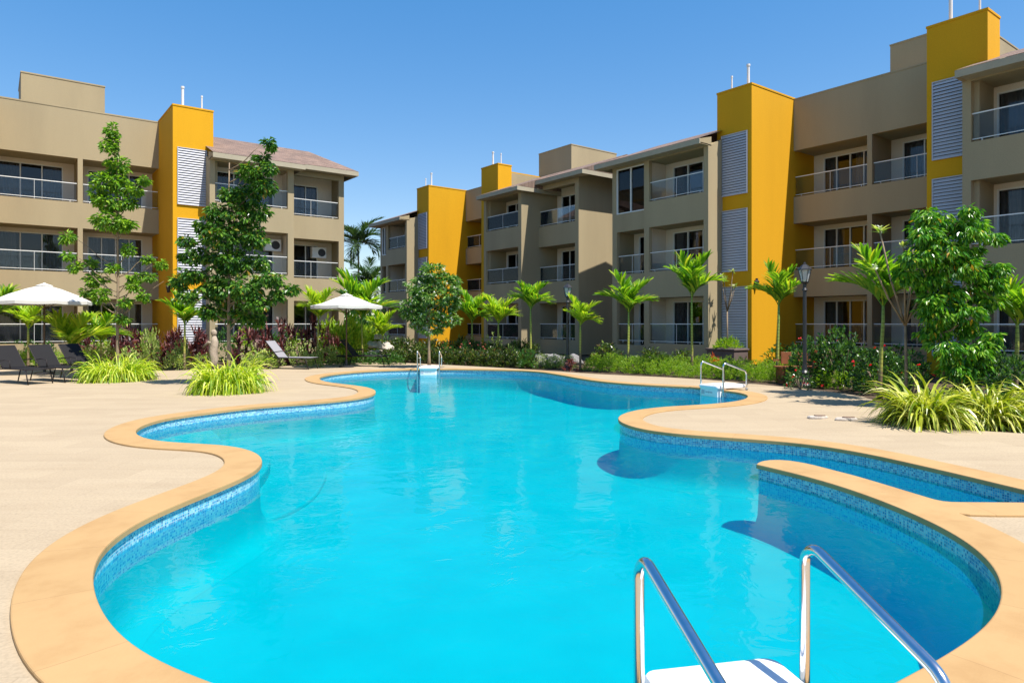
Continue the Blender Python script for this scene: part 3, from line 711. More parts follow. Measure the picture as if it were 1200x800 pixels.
B3 = Bld('apartment_block', 'u', (6, 35, 0), 'sunlit three storey beige block on the left with brown shingle roof and one yellow tower')
B3.mid(-.12, 6.13, 35, (2.96,3.15), 3)
B3.towr(6.13, 7.76, 31.9, lamp=(6.05, 32.4, 2.95))
B3.towr(-.12, -1.75, 31.9)
B3.wing(7.44, 11.1, 31.2, rbay=(11.1, 14.2, 1.5), seed=300, overh=.55, zr=10.63, acs=((12.95,4.95),), acw=((10.1,5.0),))
B3.wing(-1.45, -5.1, 31.2, seed=340, overh=.6)
B3.rbox(1.0, 4.15, 36.5, 39.6, 12.5); B3.done()

# ---------- vegetation generators ----------
def kites(g, C, Dv, Ln, Wd, fold=.25, mi=0):
    """leaves: base C, direction Dv, length, width (arrays)"""
    n = len(C); Dv = Dv/(np.linalg.norm(Dv, axis=1)[:,None]+1e-9)
    rv = rng.normal(size=(n,3)); rv[:,2] = np.abs(rv[:,2])*2.0+.6
    side = np.cross(Dv, rv); side /= np.linalg.norm(side, axis=1)[:,None]+1e-9
    up = np.cross(side, Dv)
    Ln = np.asarray(Ln)[:,None]*np.ones((n,1)); Wd = np.asarray(Wd)[:,None]*np.ones((n,1))
    mid = C+Dv*Ln*.45
    V = np.stack([C, mid+side*Wd/2+up*Wd*fold, C+Dv*Ln-up*Ln*.08, mid-side*Wd/2+up*Wd*fold], 1).reshape(-1,3)
    Fc = np.arange(4*n).reshape(n,4)
    g.v.append(V); g.f.extend((Fc+g.n).tolist()); g.m.extend([mi]*n); g.n += 4*n
def blades(g, B, az, el, Ln, Wd, droop, K=5, mi=0, twist=0, taper=1.0, fold=0.0):
    n = len(B); az = np.asarray(az)*np.ones(n); el = np.asarray(el)*np.ones(n); Ln = np.asarray(Ln)*np.ones(n); Wd = np.asarray(Wd)*np.ones(n); droop = np.asarray(droop)*np.ones(n)
    P = B.copy(); pts = [P.copy()]
    for k in range(K):
        e = el-droop*((k+.5)/K)
        st = (Ln/K)[:,None]*np.stack([np.cos(e)*np.cos(az), np.cos(e)*np.sin(az), np.sin(e)], 1)
        P = P+st; pts.append(P.copy())
    tw = rng.uniform(-1,1,n)*twist
    side = np.stack([-np.sin(az)*np.cos(tw), np.cos(az)*np.cos(tw), np.sin(tw)], 1)
    V = []
    for k, p in enumerate(pts):
        t = k/K; wv = Wd*(min(1, .35+2.2*t) if t < .5 else 1)*(1-taper*max(0,(t-.35)/.65)**1.5)
        wv = np.maximum(wv, .002)
        V += [p-side*wv[:,None]/2, p+side*wv[:,None]/2]
    V = np.stack(V, 1); m = 2*(K+1)
    base = (np.arange(n)*m)[:,None,None]
    q = np.array([[2*k,2*k+1,2*k+3,2*k+2] for k in range(K)])[None]
    Fc = (base+q).reshape(-1,4)
    g.v.append(V.reshape(-1,3)); g.f.extend((Fc+g.n).tolist()); g.m.extend([mi]*len(Fc)); g.n += n*m
def sph(n):
    v = rng.normal(size=(n,3)); return v/np.linalg.norm(v, axis=1)[:,None]

def crown(blobs, dens=1.0, leaf=(.10,.045), per=13, spread=.16, droop=.5, keep=.45):
    """blobs: (x,y,z,rx,ry,rz). Tufts of drooping leaves fill each blob, denser toward its shell"""
    g = Geo()
    for (x,y,z,rx,ry,rz) in blobs:
        n = int(dens*70*(rx*ry*rz)**.62/.25**.62*1.15)+7
        d = sph(n); r = rng.uniform(keep,1.0,n)**.7*(1+.22*rng.normal(size=n)*.6)
        c = np.array([x,y,z])+d*r[:,None]*np.array([rx,ry,rz])
        for i in range(n):
            m = per; o = sph(m)*spread*rng.uniform(.5,1.2); o[:,2] *= .55
            C = c[i]+o*.45
            Dv = o/spread+d[i]*.45; Dv[:,2] -= droop+rng.uniform(-.2,.3,m)
            s = rng.uniform(.7,1.25,m)
            kites(g, C, Dv, leaf[0]*s, leaf[1]*s)
    return g
def trunk_geo(h, r0, r1, bend=.1, branches=(), seed=0, K=8):
    rr = random.Random(seed); g = Geo(); pts = []; rs = []
    ox = oy = 0
    for k in range(K+1):
        t = k/K; pts.append((ox, oy, h*t)); rs.append(r0+(r1-r0)*t+(r0*.35 if k == 0 else 0)); ox += rr.uniform(-bend,bend)/K; oy += rr.uniform(-bend,bend)/K
    g.tube(pts, rs, 10)
    for (t, tx, ty, tz, rb) in branches:
        k = min(K-1, int(t*K)); a = Vector(pts[k]).lerp(Vector(pts[k+1]), t*K-k); b = Vector((tx,ty,tz))
        mid = a.lerp(b,.5)+Vector((rr.uniform(-.06,.06),rr.uniform(-.06,.06),-.06*(b-a).length))
        q = [a.lerp(mid,.5)+Vector((0,0,-.03)), mid, mid.lerp(b,.5)+Vector((0,0,.03)), b]
        g.tube([a]+q, [rb, rb*.85, rb*.7, rb*.5, rb*.25], 7)
    return g
CR = np.array([CS, -SN]); CF = np.array([SN, CS])   # image right / forward in plan
def tree(name, x, D, blobs_px, label, leafm, bark, htop, r0=.07, dens=1.0, leaf=(.11,.05), per=13, droop=.5, group=None, trunkx=None, depthf=.9, bend=.1, extra=None, shrink=.17, barkm=None):
    """blobs_px: (px, py, rx, ry) read off the photo at distance D"""
    px, py = PT(x, D); k = D/F; bl = []; br = []
    for (bx, by, rx, ry) in blobs_px:
        lat = (bx-x)*k; z = EYE+(HY-by)*k; dep = random.uniform(-.25,.25)*depthf
        p = CR*lat+CF*dep; rr = max(.10, rx*k-shrink)
        bl.append((p[0], p[1], z, rr, max(.1,rr*depthf), max(.09, ry*k-shrink*.7)))
        br.append((min(.97, max(.22, (z-.35*abs(lat)-.3)/htop)), p[0]*.8, p[1]*.8, z-.05, r0*.35))
    root = empty(name, (px, py, -.06), label=label, cat='tree', group=group)
    t = trunk_geo(htop, r0, r0*.25, bend, br, seed=int(x)); obj('trunk', t, bark, root, smooth=True)
    g = crown(bl, dens, leaf, per, droop=droop); obj('crown', g, leafm, root)
    return root, bl
# tree A: slender bright tree left
tA = [(133,152,12,14),(131,172,15,14),(136,192,18,14),(128,212,20,15),(143,216,18,16),(130,236,22,14),(118,228,12,10),(152,236,13,10),(172,210,9,8),(160,222,10,8),(133,258,22,14),(150,262,16,12),(118,256,10,8),
 (76,276,11,11),(84,298,9,8),(92,312,9,8),(150,290,9,10),(168,300,9,8),(158,322,14,10),(176,322,8,8),(108,324,16,13),(122,344,14,12),(98,340,10,8),(134,312,10,9),(172,345,10,8),(150,352,10,8),(146,372,12,9),(186,306,7,6),(160,334,10,9),(205,325,8,7),(104,306,9,7)]
tree('slender_tree', 138, 20.0, tA, 'slender bright green tree with tiered tufts in front of the left block', LEAF_A, BARKG, 7.2, .05, dens=2.0, leaf=(.135,.065), per=13, droop=.35, depthf=.8)
tB = [(316,166,9,10),(308,184,12,10),(320,196,10,12),(298,202,16,14),(312,218,16,14),(288,226,20,16),(268,226,14,12),(254,248,18,14),(280,250,24,18),(305,246,14,14),(262,274,28,18),(295,274,20,18),(236,262,12,10),(222,280,12,9),(217,298,8,9),(236,296,18,14),
 (270,304,30,20),(304,304,12,12),(228,320,18,12),(258,336,30,20),(290,336,26,16),(316,324,22,12),(340,336,12,9),(304,352,20,12),(326,342,14,9),(224,346,14,10),(250,362,20,12),(282,366,20,14),(212,330,12,10),(300,372,12,10)]
tree('bushy_tree', 268, 18.0, tB, 'dark green bushy tree hiding the left yellow tower louvers, behind a grass clump', LEAF_B, BARKG, 5.9, .055, dens=2.1, leaf=(.14,.065), per=13, droop=.5, shrink=.13)
tC = [(508,318,20,13),(492,334,22,14),(522,330,20,14),(506,346,32,16),(484,356,20,14),(528,352,16,14),(500,368,30,14),(478,366,12,10),(524,372,18,12),(535,340,9,9),(505,384,18,8),(486,378,10,8)]
rC, blC = tree('flowering_tree', 503, 25.0, tC, 'round headed small tree with pale blossoms in front of the far yellow tower', LEAF_C, BARKG, 3.2, .06, dens=1.5, leaf=(.16,.06), per=12, droop=.2)
g = Geo()
for (x,y,z,rx,ry,rz) in blC:
    d = sph(26); c = np.array([x,y,z])+d*np.array([rx,ry,rz])*1.05; kites(g, np.repeat(c,4,0), sph(104), np.full(104,.07), np.full(104,.05))
obj('blossoms', g, WHITEF, rC)
tD = [(1092,246,10,7),(1148,262,12,8),(1160,276,10,7),(1168,312,10,7),(1173,324,7,6),(1060,300,10,7),(1160,350,9,8),(1158,392,10,8),(1084,350,9,8),(1128,246,9,6),(1100,258,24,16),(1128,268,18,14),(1080,272,14,12),(1104,288,28,13),(1140,290,18,10),(1078,298,12,8),(1118,310,30,13),(1150,316,16,10),(1092,322,22,14),(1112,340,26,12),(1140,338,18,12),(1162,330,9,8),(1096,362,22,14),(1128,364,20,11),(1106,384,20,11),(1140,382,16,12),(1100,404,16,12),(1130,408,22,11),(1148,402,12,10),(1118,428,20,10),(1146,424,14,12),(1064,318,12,8)]
rD, blD = tree('glossy_tree', 1106, 13.0, tD, 'glossy green tree at right with drooping leaves rising behind the big striped grass clump', LEAF_D, BARKG, 3.3, .045, dens=2.3, leaf=(.13,.047), per=13, droop=.9, bend=.25, shrink=.0)

def plumeria(x, D, h, label, seed, tips=8, lean=0.0, spreadf=.35, z0=-.06):
    px, py = PT(x, D); rr = random.Random(seed); root = empty('plumeria', (px,py,z0), label=label, cat='small tree')
    g = Geo(); lg = Geo(); fl = Geo()
    fork = h*.45; g.tube([(0,0,0),(.02,.01,fork*.5),(lean*.3,0,fork)], [.035,.03,.025], 7)
    for k in range(tips):
        a = 2*math.pi*k/tips+rr.uniform(-.3,.3); rad = spreadf*h*rr.uniform(.3,1.0); zt = h*rr.uniform(.72,1.0)
        e = (lean+rad*math.cos(a), rad*math.sin(a), zt); m = (lean*.6+rad*.6*math.cos(a), rad*.6*math.sin(a), fork+(zt-fork)*.5)
        g.tube([(lean*.3,0,fork),m,e], [.022,.017,.014], 6)
        n = 9; az = rng.uniform(0,2*math.pi,n); B_ = np.repeat(np.array([e]),n,0)
        blades(lg, B_, az, rng.uniform(.1,1.1,n), rng.uniform(.18,.30,n), .065, rng.uniform(.2,.9,n), K=3)
        c = np.array(e)+rng.normal(size=(8,3))*.03; c[:,2] += .04; kites(fl, c, sph(8)+np.array([0,0,.6]), np.full(8,.06), np.full(8,.05))
    obj('branches', g, BARKG, root, smooth=True); obj('leaves', lg, VARI, root); obj('blossoms', fl, WHITEF, root); return root
plumeria(1062, 13.6, 3.6, 'bare branched plumeria with pale blossoms poking out left of the glossy tree', 5, 7, lean=-.15, spreadf=.2)

def palm_mesh(h, nf=8, L_=1.1, leafL=.48, leafW=.055, seed=0, upright=1.0, trunk_r=.042, nl=24, dr=1.0, elo=.95, ql=.74):
    st = np.random.default_rng(seed); t = Geo(); c = Geo()
    bx = st.uniform(-.06,.06)*h*.4; by = st.uniform(-.06,.06)*h*.4
    t.tube([(0,0,0),(0,0,.12),(bx*.4,by*.4,h*.45),(bx,by,h*.8),(bx,by,h)], [trunk_r*1.5,trunk_r*1.1,trunk_r*.9,trunk_r*.85,trunk_r*.55], 9)
    top = np.array([bx,by,h])
    for i in range(nf):
        az = 2*math.pi*i/nf+st.uniform(-.35,.35); q = (i*0.618) % 1
        el = min(1.5,(elo+(1.5-elo)*q)*upright); Lf = L_*st.uniform(.88,1.1)*(ql+(1-ql)*q); dp = dr*st.uniform(.7,1.3)*(1.25-q*.6)
        K = 9; p = top-np.array([0,0,.12]); P = [p]; 
        for k in range(K):
            e = el-dp*((k+.5)/K)**1.2; p = p+Lf/K*np.array([math.cos(e)*math.cos(az), math.cos(e)*math.sin(az), math.sin(e)]); P.append(p)
        P = np.array(P); c.tube([tuple(x) for x in P], [.016-.013*k/K for k in range(K+1)], 4, cap=False)
        ts = np.linspace(.16,1.0,nl); 
        idx = ts*K; i0 = np.minimum(idx.astype(int), K-1); fr = (idx-i0)[:,None]
        base = P[i0]*(1-fr)+P[i0+1]*fr; tan = P[i0+1]-P[i0]; tan /= np.linalg.norm(tan,axis=1)[:,None]
        side = np.array([-math.sin(az), math.cos(az), 0]); upv = np.cross(side, tan)*-1
        for sg in (-1,1):
            beta = (.85-.5*ts)+st.uniform(-.08,.08,nl)
            dv = tan*np.cos(beta)[:,None]+side*sg*np.sin(beta)[:,None]+upv*.42
            dv /= np.linalg.norm(dv,axis=1)[:,None]
            a2 = np.arctan2(dv[:,1],dv[:,0]); e2 = np.arcsin(np.clip(dv[:,2],-1,1))
            ll = leafL*(.55+.75*np.sin(np.pi*np.clip(ts*.8+.12,0,1)))*st.uniform(.85,1.1,nl)
            blades(c, base, a2, e2, ll, leafW, st.uniform(.3,.8,nl), K=4, twist=.5, taper=.75)
    return t, c
PALMS = {}
def palm(x, yb, ytop, label, D=None, mat=None, var=0, wpx=None, group='young palms in the planting beds', name='palm', nf=7, upright=1.04):
    """base row yb, crown top row ytop"""
    D = D or DP(yb, -.06); px, py = PT(x, D); ht = EYE+(HY-ytop)*D/F+.06
    Lf = wpx*D/F*.5*1.5
    h = max(.5, ht-Lf*.90)
    t, c = palm_mesh(h, nf, Lf, Lf*.38, Lf*.058, seed=abs(int(x)*3+var), upright=upright)
    root = empty(name, (px,py,-.06), label=label, cat='palm', group=group)
    obj('trunk', t, PALMT, root, smooth=True); obj('crown', c, mat or PALML, root); return root
palm(553, 424, 340, 'young palm just right of the round flowering tree', mat=PALML, wpx=52)
palm(583, 426, 345, 'small yellow-green palm, second palm right of the flowering tree', mat=PALMY, wpx=46)
palm(622, 429, 327, 'taller young palm left of the far lamp post with a bright upright crown', mat=PALML, wpx=48, upright=1.1)
palm(680, 434, 348, 'smallest palm with tattered crown just right of the far lamp post', mat=PALMY, wpx=44)
palm(736, 436, 322, 'young palm in the lime hedge before the gap between the right blocks', mat=PALML, wpx=60)
palm(811, 439, 300, 'tallest young palm in the lime hedge, behind the handrails at the round pool lobe', mat=PALML, wpx=66, upright=1.15)
palm(911, 446, 313, 'young palm in front of the sunlit yellow tower at the right', mat=PALML, wpx=60, upright=1.1)
palm(1031, 455, 287, 'wide crowned palm standing in the red hibiscus beside the glossy tree', mat=PALML, wpx=98, D=15.0)
palm(1190, 456, 318, 'palm cut by the right edge of the photo behind the striped grass', mat=PALML, wpx=84, D=13.6)
palm(425, 428, 322, 'bright palm rising behind the small parasol beside the left block', mat=PALML, wpx=74, D=28, upright=1.1)
palm(448, 428, 364, 'low palm tucked left of the flowering tree', mat=PALMY, wpx=40, D=30)
palm(372, 426, 336, 'palm in front of the sunlit left block, left of the small parasol', mat=PALMY, wpx=52, D=27)
palm(33, 425, 352, 'small palm under the big parasol at far left', mat=PALMY, wpx=44, D=25.5)
palm(84, 430, 358, 'broad leaved yellow palm between the big parasol and the slender tree', mat=PALMY, wpx=72, D=22.5, upright=1.1)
palm(118, 430, 366, 'low palm at the foot of the slender tree', mat=PALML, wpx=48, D=24, upright=1.1)
palm(216, 430, 340, 'palm with split fronds in front of the left yellow tower', mat=PALML, wpx=56, D=24, upright=1.1)
palm(-8, 430, 330, 'palm at the left edge whose fronds show above the big parasol', mat=PALML, wpx=60, D=25.5)
# tall coconut palms far behind
def coco(x, D, ytop, label, R_):
    px, py = PT(x, D); ht = EYE+(HY-ytop)*D/F; root = empty('coconut_palm', (px,py,-.06), label=label, cat='palm')
    t, c = palm_mesh(ht-R_*.35, 22, R_*1.35, R_*.34, R_*.035, seed=int(x), upright=.95, trunk_r=.14, nl=34, dr=1.9, elo=.35, ql=.9)
    obj('trunk', t, BARKG, root, smooth=True); obj('crown', c, PALMD, root)
coco(421, 90, 276, 'tall dark coconut palm far behind the gap between the left and right blocks', 3.4)
coco(434, 72, 322, 'lower greyish coconut palm in the gap, right of and below the tall one', 2.8)

def clump(name, x, yb, wpx, htop, label, mat, n=420, bw=.032, cat='grass plant', D=None, L0=None, elr=(.55,1.55), group=None, K=6, kk=1.0):
    D = D or DP(yb, -.02)+wpx*.25*DP(yb)/F; px, py = PT(x, D); Rr = wpx*D/F/2
    g = Geo(); a = rng.uniform(0,2*math.pi,n); r = np.sqrt(rng.uniform(0,1,n))*Rr*.55
    B_ = np.stack([r*np.cos(a), r*np.sin(a)*.75, np.zeros(n)], 1)
    az = a+rng.normal(size=n)*.7; el = rng.uniform(*elr, n); Ln = rng.uniform(.55,1.0,n)*(L0 or Rr*.85)
    blades(g, B_, az, el, Ln, bw*rng.uniform(.7,1.2,n), rng.uniform(1.2,2.7,n)*kk, K=K, twist=.5, taper=.9)
    z = -.03
    o = obj(name, g, mat, loc=(px,py,z)); 
    zmax = max(v[:,2].max() for v in g.v); 
    k = htop/zmax; o.scale = (1,1,k)
    tag(o, label, cat, group); return o
clump('striped_grass', 138, 448, 106, .88, 'arching yellow-green grass clump at the foot of the slender tree', GRASSY, 1100, .030, L0=.82, kk=1.25)
clump('striped_grass', 268, 462, 104, 1.0, 'arching yellow-green grass clump on the deck before the dark bushy tree', GRASSY, 1100, .030, L0=.82, kk=1.25)
clump('broad_grass', 1086, 507, 108, .92, 'big broad bladed cream striped grass clump beside the two flat stones', GRASSR, 560, .046, D=11.0, L0=.95)
clump('broad_grass', 1160, 506, 104, .85, 'broad bladed grass clump running off the right edge of the photo', GRASSR, 640, .042, D=11.0, L0=.85)
clump('broad_grass', 1240, 508, 104, .85, 'broad bladed grass clump just outside the right edge', GRASSR, 300, .040, D=10.9, L0=.85)

def bush_mesh(w, h, n, leaf, droopv=.1, up=.6, stems=True, tuft=9):
    g = Geo(); m = max(6, n//tuft); d = sph(m); d[:,2] = np.abs(d[:,2]); r = rng.uniform(.3,1,m)**.5
    c = d*r[:,None]*np.array([w/2,w/2,h*.9]); c[:,2] += .03
    cc = np.repeat(c,tuft,0)+rng.normal(size=(m*tuft,3))*leaf[0]*.4; cc[:,2] = np.maximum(cc[:,2], .02)
    Dv = np.repeat(d,tuft,0)*.7+sph(m*tuft)*.8; Dv[:,2] += up
    s = rng.uniform(.6,1.3,m*tuft); kites(g, cc, Dv, leaf[0]*s, leaf[1]*s)
    return g
def spiky_mesh(w, h, n, bl, bw, up=1.1):
    """rosettes of lance leaves on short stems"""
    g = Geo(); m = max(4, n//14)
    d = sph(m); d[:,2] = np.abs(d[:,2]); c = d*np.array([w/2,w/2,h*.72])*rng.uniform(.45,1,m)[:,None]; 
    for i in range(m):
        k = 14; az = rng.uniform(0,2*math.pi,k); B_ = np.repeat(c[i:i+1],k,0)+rng.normal(size=(k,3))*.02; B_[:,2] = np.maximum(B_[:,2],.03)
        blades(g, B_, az, rng.uniform(.1,1.5,k)*up, bl*rng.uniform(.6,1.1,k), bw, rng.uniform(.2,1.2,k), K=3, twist=.6)
    for i in range(m//2): g.tube([(c[i][0]*.2,c[i][1]*.2,0),tuple(c[i])], [.012,.008], 4)
    return g
VAR = {}
def plant(kind, name, x, yb, wpx, ht, label, cat, mat, group=None, D=None, nvar=3, dens=1.0, leaf=None, flowers=None, nf=0, ztop_rows=None):
    D = D or DP(yb, -.06); px, py = PT(x, D); wm = wpx*D/F
    if ztop_rows: ht = EYE+(HY-ztop_rows)*D/F
    key = (kind, mat.name, random.randrange(nvar), flowers.name if flowers else '', nf)
    if key not in VAR:
        if kind == 'bush': g = bush_mesh(1, 1, int(900*dens), leaf or (.09,.045))
        elif kind == 'fine': g = bush_mesh(1, 1, int(1500*dens), leaf or (.085,.018), up=1.1)
        elif kind == 'spiky': g = spiky_mesh(1, 1, int(420*dens), .30, .05)
        VAR[key] = g
    g = VAR[key]
    if flowers:
        root = empty(name, (px,py,-.06), rz=random.uniform(0,6.28), label=label, cat=cat, group=group)
        o = obj('foliage', g, mat, root); o.scale = (wm, wm, ht+.06)
        f = Geo(); d = sph(nf); d[:,2] = np.abs(d[:,2]); c = d*np.array([wm/2,wm/2,ht])*1.02
        
        for q_ in range(nf):
            f = Geo(); kites(f, np.repeat(c[q_:q_+1],6,0), sph(6)+d[q_]*.5, np.full(6,.055), np.full(6,.045)); obj('flower', f, flowers, root)
        st = Geo()
        for k in range(5): st.tube([(0,0,0),(d[k%nf][0]*wm*.3,d[k%nf][1]*wm*.3,ht*.6)], [.02,.01], 5)
        obj('stems', st, BARKG, root); return root
    if 'me' in VAR.setdefault(key+('o',), {}):
        o = VAR[key+('o',)]['me'].copy(); COL.objects.link(o)
    else:
        o = obj(name, g, mat); VAR[key+('o',)]['me'] = o
    for k_ in ('group',):
        if k_ in o: del o[k_]
    o.location = (px,py,-.06); o.rotation_euler = (0,0,random.uniform(0,6.28)); o.scale = (wm, wm, ht+.06)
    tag(o, label, cat, group); return o
U = random.uniform
# lime feathery hedge along the right bed
GL = 'lime feathery hedge plants along the right bed'
x = 694
while x < 915:
    yb = 434+(x-690)*.064
    plant('fine', 'hedge_shrub', x, yb+U(-.3,.6), 27*U(.9,1.2), U(.42,.62), 'low lime feathery hedge shrub beside the deck in front of the right block', 'shrub', LIME, GL)
    plant('fine', 'hedge_shrub', x+6, yb-3.2, 27*U(.9,1.2), U(.5,.68), 'low lime feathery hedge shrub beside the deck in front of the right block', 'shrub', LIME, GL)
    x += 15.5
for x in (636,650,664): plant('fine', 'hedge_shrub', x, 431.5+U(0,1), 26, .52, 'low olive feathery shrub left of the far lamp post base', 'shrub', VARI, 'olive feathery shrubs by the far lamp')
# dark hedge row
GD = 'dark croton hedge across the far side of the pool'
x = 452
while x < 626:
    yb = 423.5+max(0,(x-470))*.05
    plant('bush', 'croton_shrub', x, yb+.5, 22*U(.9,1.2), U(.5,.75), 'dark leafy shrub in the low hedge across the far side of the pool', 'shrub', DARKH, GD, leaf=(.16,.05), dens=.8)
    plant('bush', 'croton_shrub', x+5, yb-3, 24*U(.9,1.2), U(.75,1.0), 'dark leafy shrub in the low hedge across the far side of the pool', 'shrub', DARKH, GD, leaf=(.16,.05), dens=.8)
    x += 10.5
for x, l in ((524,'left'),(547,'middle'),(566,'right')):
    plant('bush', 'ixora_shrub', x, 426, 20, .95, f'coral flowered shrub in the dark hedge, {l} of three', 'shrub', HEDGE, 'coral flowered shrubs', flowers=PINKF, nf=16, dens=.6)
plant('bush', 'loose_shrub', 578, 424.5, 26, 1.25, 'loose olive shrub standing above the dark hedge', 'shrub', VARI, dens=.6)
plant('bush', 'leafy_shrub', 618, 432.5, 24, .75, 'bright green leafy shrub at the foot of the taller young palm', 'shrub', HEDGE, dens=.8)
plant('bush', 'leafy_shrub', 605, 430, 20, .7, 'dark green leafy shrub at the right end of the dark hedge', 'shrub', HEDGE, dens=.8)
plant('spiky', 'orange_cordyline', 837, 428, 14, .8, 'orange leaved cordyline left of the purple planter', 'plant', ORANGEL, D=24.2, dens=.5)
plant('spiky', 'red_cordyline', 876, 430, 10, .7, 'small dark red cordyline against the foot of the yellow tower', 'plant', REDL, D=24, dens=.4)
plant('spiky', 'red_cordyline', 667, 434, 22, .5, 'low reddish plant round the base of the far lamp post', 'plant', REDL, D=23.3, dens=.5)
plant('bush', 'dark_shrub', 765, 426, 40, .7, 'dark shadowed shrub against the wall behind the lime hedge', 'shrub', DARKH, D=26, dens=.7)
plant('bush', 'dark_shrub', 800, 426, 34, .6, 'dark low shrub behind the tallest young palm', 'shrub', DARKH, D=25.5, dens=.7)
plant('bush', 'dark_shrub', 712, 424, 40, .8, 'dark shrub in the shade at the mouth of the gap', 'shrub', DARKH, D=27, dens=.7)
# hibiscus
plant('bush', 'hibiscus_bush', 950, 447, 62, 1.35, 'tall hibiscus bush with red flowers behind the bench', 'bush', HIBL, D=18.3, flowers=REDF, nf=6, dens=1.5, leaf=(.07,.045))
plant('bush', 'hibiscus_bush', 985, 447, 66, 1.65, 'tallest hibiscus bush with red flowers near the right lamp post', 'bush', HIBL, D=17.6, flowers=REDF, nf=7, dens=1.5, leaf=(.07,.045))
plant('bush', 'hibiscus_bush', 1030, 450, 70, 1.15, 'hibiscus bush with red flowers round the wide crowned palm', 'bush', HIBL, D=16.2, flowers=REDF, nf=7, dens=1.5, leaf=(.07,.045))
plant('bush', 'hibiscus_bush', 1068, 458, 50, 1.05, 'hibiscus bush with red flowers left of the striped grass', 'bush', HIBL, D=14.6, flowers=REDF, nf=8, dens=1.3, leaf=(.07,.045))
plant('bush', 'hibiscus_bush', 1190, 458, 60, 1.2, 'hibiscus bush at the right edge below the cut-off palm', 'bush', HIBL, D=12.6, flowers=REDF, nf=4, dens=1.3, leaf=(.07,.045))
plant('bush', 'leafy_shrub', 1150, 458, 70, .9, 'dark leafy shrub behind the striped grass under the glossy tree', 'shrub', HEDGE, D=12.9, dens=1.2)
plant('bush', 'hibiscus_bush', 938, 455, 34, .5, 'low hibiscus with red flowers in front of the bench', 'bush', HIBL, D=16.9, flowers=REDF, nf=6, dens=.7, leaf=(.07,.045))
x = 962
while x < 1060:
    plant('bush', 'lime_shrub', x, 455+(x-962)*.06, 24, .5, 'knee high lime shrub along the deck under the red hibiscus', 'shrub', LIME, 'lime shrubs under the hibiscus', dens=.7); x += 16
# shrubs behind right side in shade
for x, D in ((925,24),(960,25),(1000,24),(1060,21),(1160,17)):
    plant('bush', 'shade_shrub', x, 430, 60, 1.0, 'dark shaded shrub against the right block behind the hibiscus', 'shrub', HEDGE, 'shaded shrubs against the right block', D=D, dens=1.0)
# left beds
GLh = 'clipped green hedge behind the left loungers'
for x in range(-30, 66, 14): plant('bush', 'clipped_hedge', x, 420, 26, .95, 'clipped green hedge shrub below the left balcony rail', 'shrub', HEDGE, GLh, D=28.5, dens=1.4)
for x in range(-24, 120, 15): plant('fine', 'lime_groundcover_shrub', x, 424, 26, .62, 'low lime shrub behind the dark loungers', 'shrub', LIME, 'low lime shrubs behind the dark loungers', D=26.2+U(-.3,.3))
sp = [(102,398,30,1.3,27),(160,388,34,1.7,26),(182,392,28,1.5,25.5),(205,398,24,1.3,26),(146,398,26,1.4,27),(232,396,22,1.3,26.5),(300,396,34,1.7,26),(322,392,34,1.9,27),(342,388,34,1.9,28),(362,392,30,1.7,27.5),(388,396,24,1.3,27.5),(285,398,26,1.5,26.5)]
lab = ['behind the right dark lounger','left of the variegated column by the slender tree','between the variegated shrubs near the left tower','before the left yellow tower','right of the slender tree trunk','near the driftwood stump','just right of the bushy tree trunk','left above the grey lounger','directly above the grey lounger','right above the grey lounger','left of the small parasol pole','behind the bushy tree trunk']
for (x,y,wp,h,D), l in zip(sp, lab): plant('spiky', 'red_cordyline', x, y, wp*1.25, h*1.4, 'dark red leaved cordyline '+l, 'plant', REDL, 'red cordylines in the left bed', D=D, dens=2.6)
vs = [(176,.0,22,1.55,24.5,'tall column shaped'),(204,0,26,.75,24,'round low'),(214,0,20,1.1,25,'upright'),(150,0,26,.9,23,'wide'),(108,0,28,.9,24,'pale'),(128,0,26,.95,24.5,'loose'),(310,0,34,.75,24.5,'sprawling'),(296,0,26,.65,24.2,'dull green'),(338,0,22,1.0,26.4,'yellowish upright'),(352,0,22,.95,26.2,'yellow tipped'),(368,0,22,.5,25.4,'small pale'),(384,0,34,.85,26.6,'silvery'),(240,0,24,.6,24.6,'shaded')]
for x, D, h, l in ((140,27.5,1.5,'right behind the slender tree'),(168,27.8,1.5,'against the left block by the lamp'),(120,28.5,1.3,'left behind the slender tree'),(95,28.6,1.3,'behind the broad leaved yellow palm'),(262,27.6,1.5,'behind the dark bushy tree'),(284,28.4,1.6,'right behind the dark bushy tree'),(330,29,1.6,'behind the tall red cordylines'),(352,29.2,1.5,'under the palm by the sunlit block')):
    plant('bush', 'mixed_shrub', x, 0, 34, h, 'mid green leafy shrub '+l, 'shrub', HEDGE if x % 4 else LIME, 'leafy shrubs in the left bed', D=D, dens=1.4, leaf=(.12,.06))
wh = ['beside the left tower lamp','at the deck edge between the two grass clumps','below the left tower palm','behind the first grass clump','behind the dark loungers','under the slender tree','left of the grey lounger','at the bushy tree foot','behind the grey lounger back','behind the grey lounger seat','under the grey lounger foot end','left of the small parasol','behind the second grass clump']
for (x,_,wp,h,D,a), l in zip(vs, wh): plant('bush', 'variegated_shrub', x, 0, wp, h*1.05, f'{a} variegated yellow-green shrub {l}', 'shrub', VARI, 'variegated shrubs in the left bed', D=D, dens=.9, leaf=(.11,.04))
for x, D, h, l in ((398,28.5,1.7,'just behind the small parasol pole'),(412,29,1.9,'behind the dark lounger back'),(388,29.5,1.9,'against the corner of the left block'),(432,31,1.5,'left of the pale rocks')):
    plant('bush', 'tall_shrub', x, 0, 34, h, 'tall yellow-green leafy shrub '+l, 'shrub', PALMY, 'tall yellow-green shrubs by the small parasol', D=D, dens=1.0, leaf=(.16,.06))
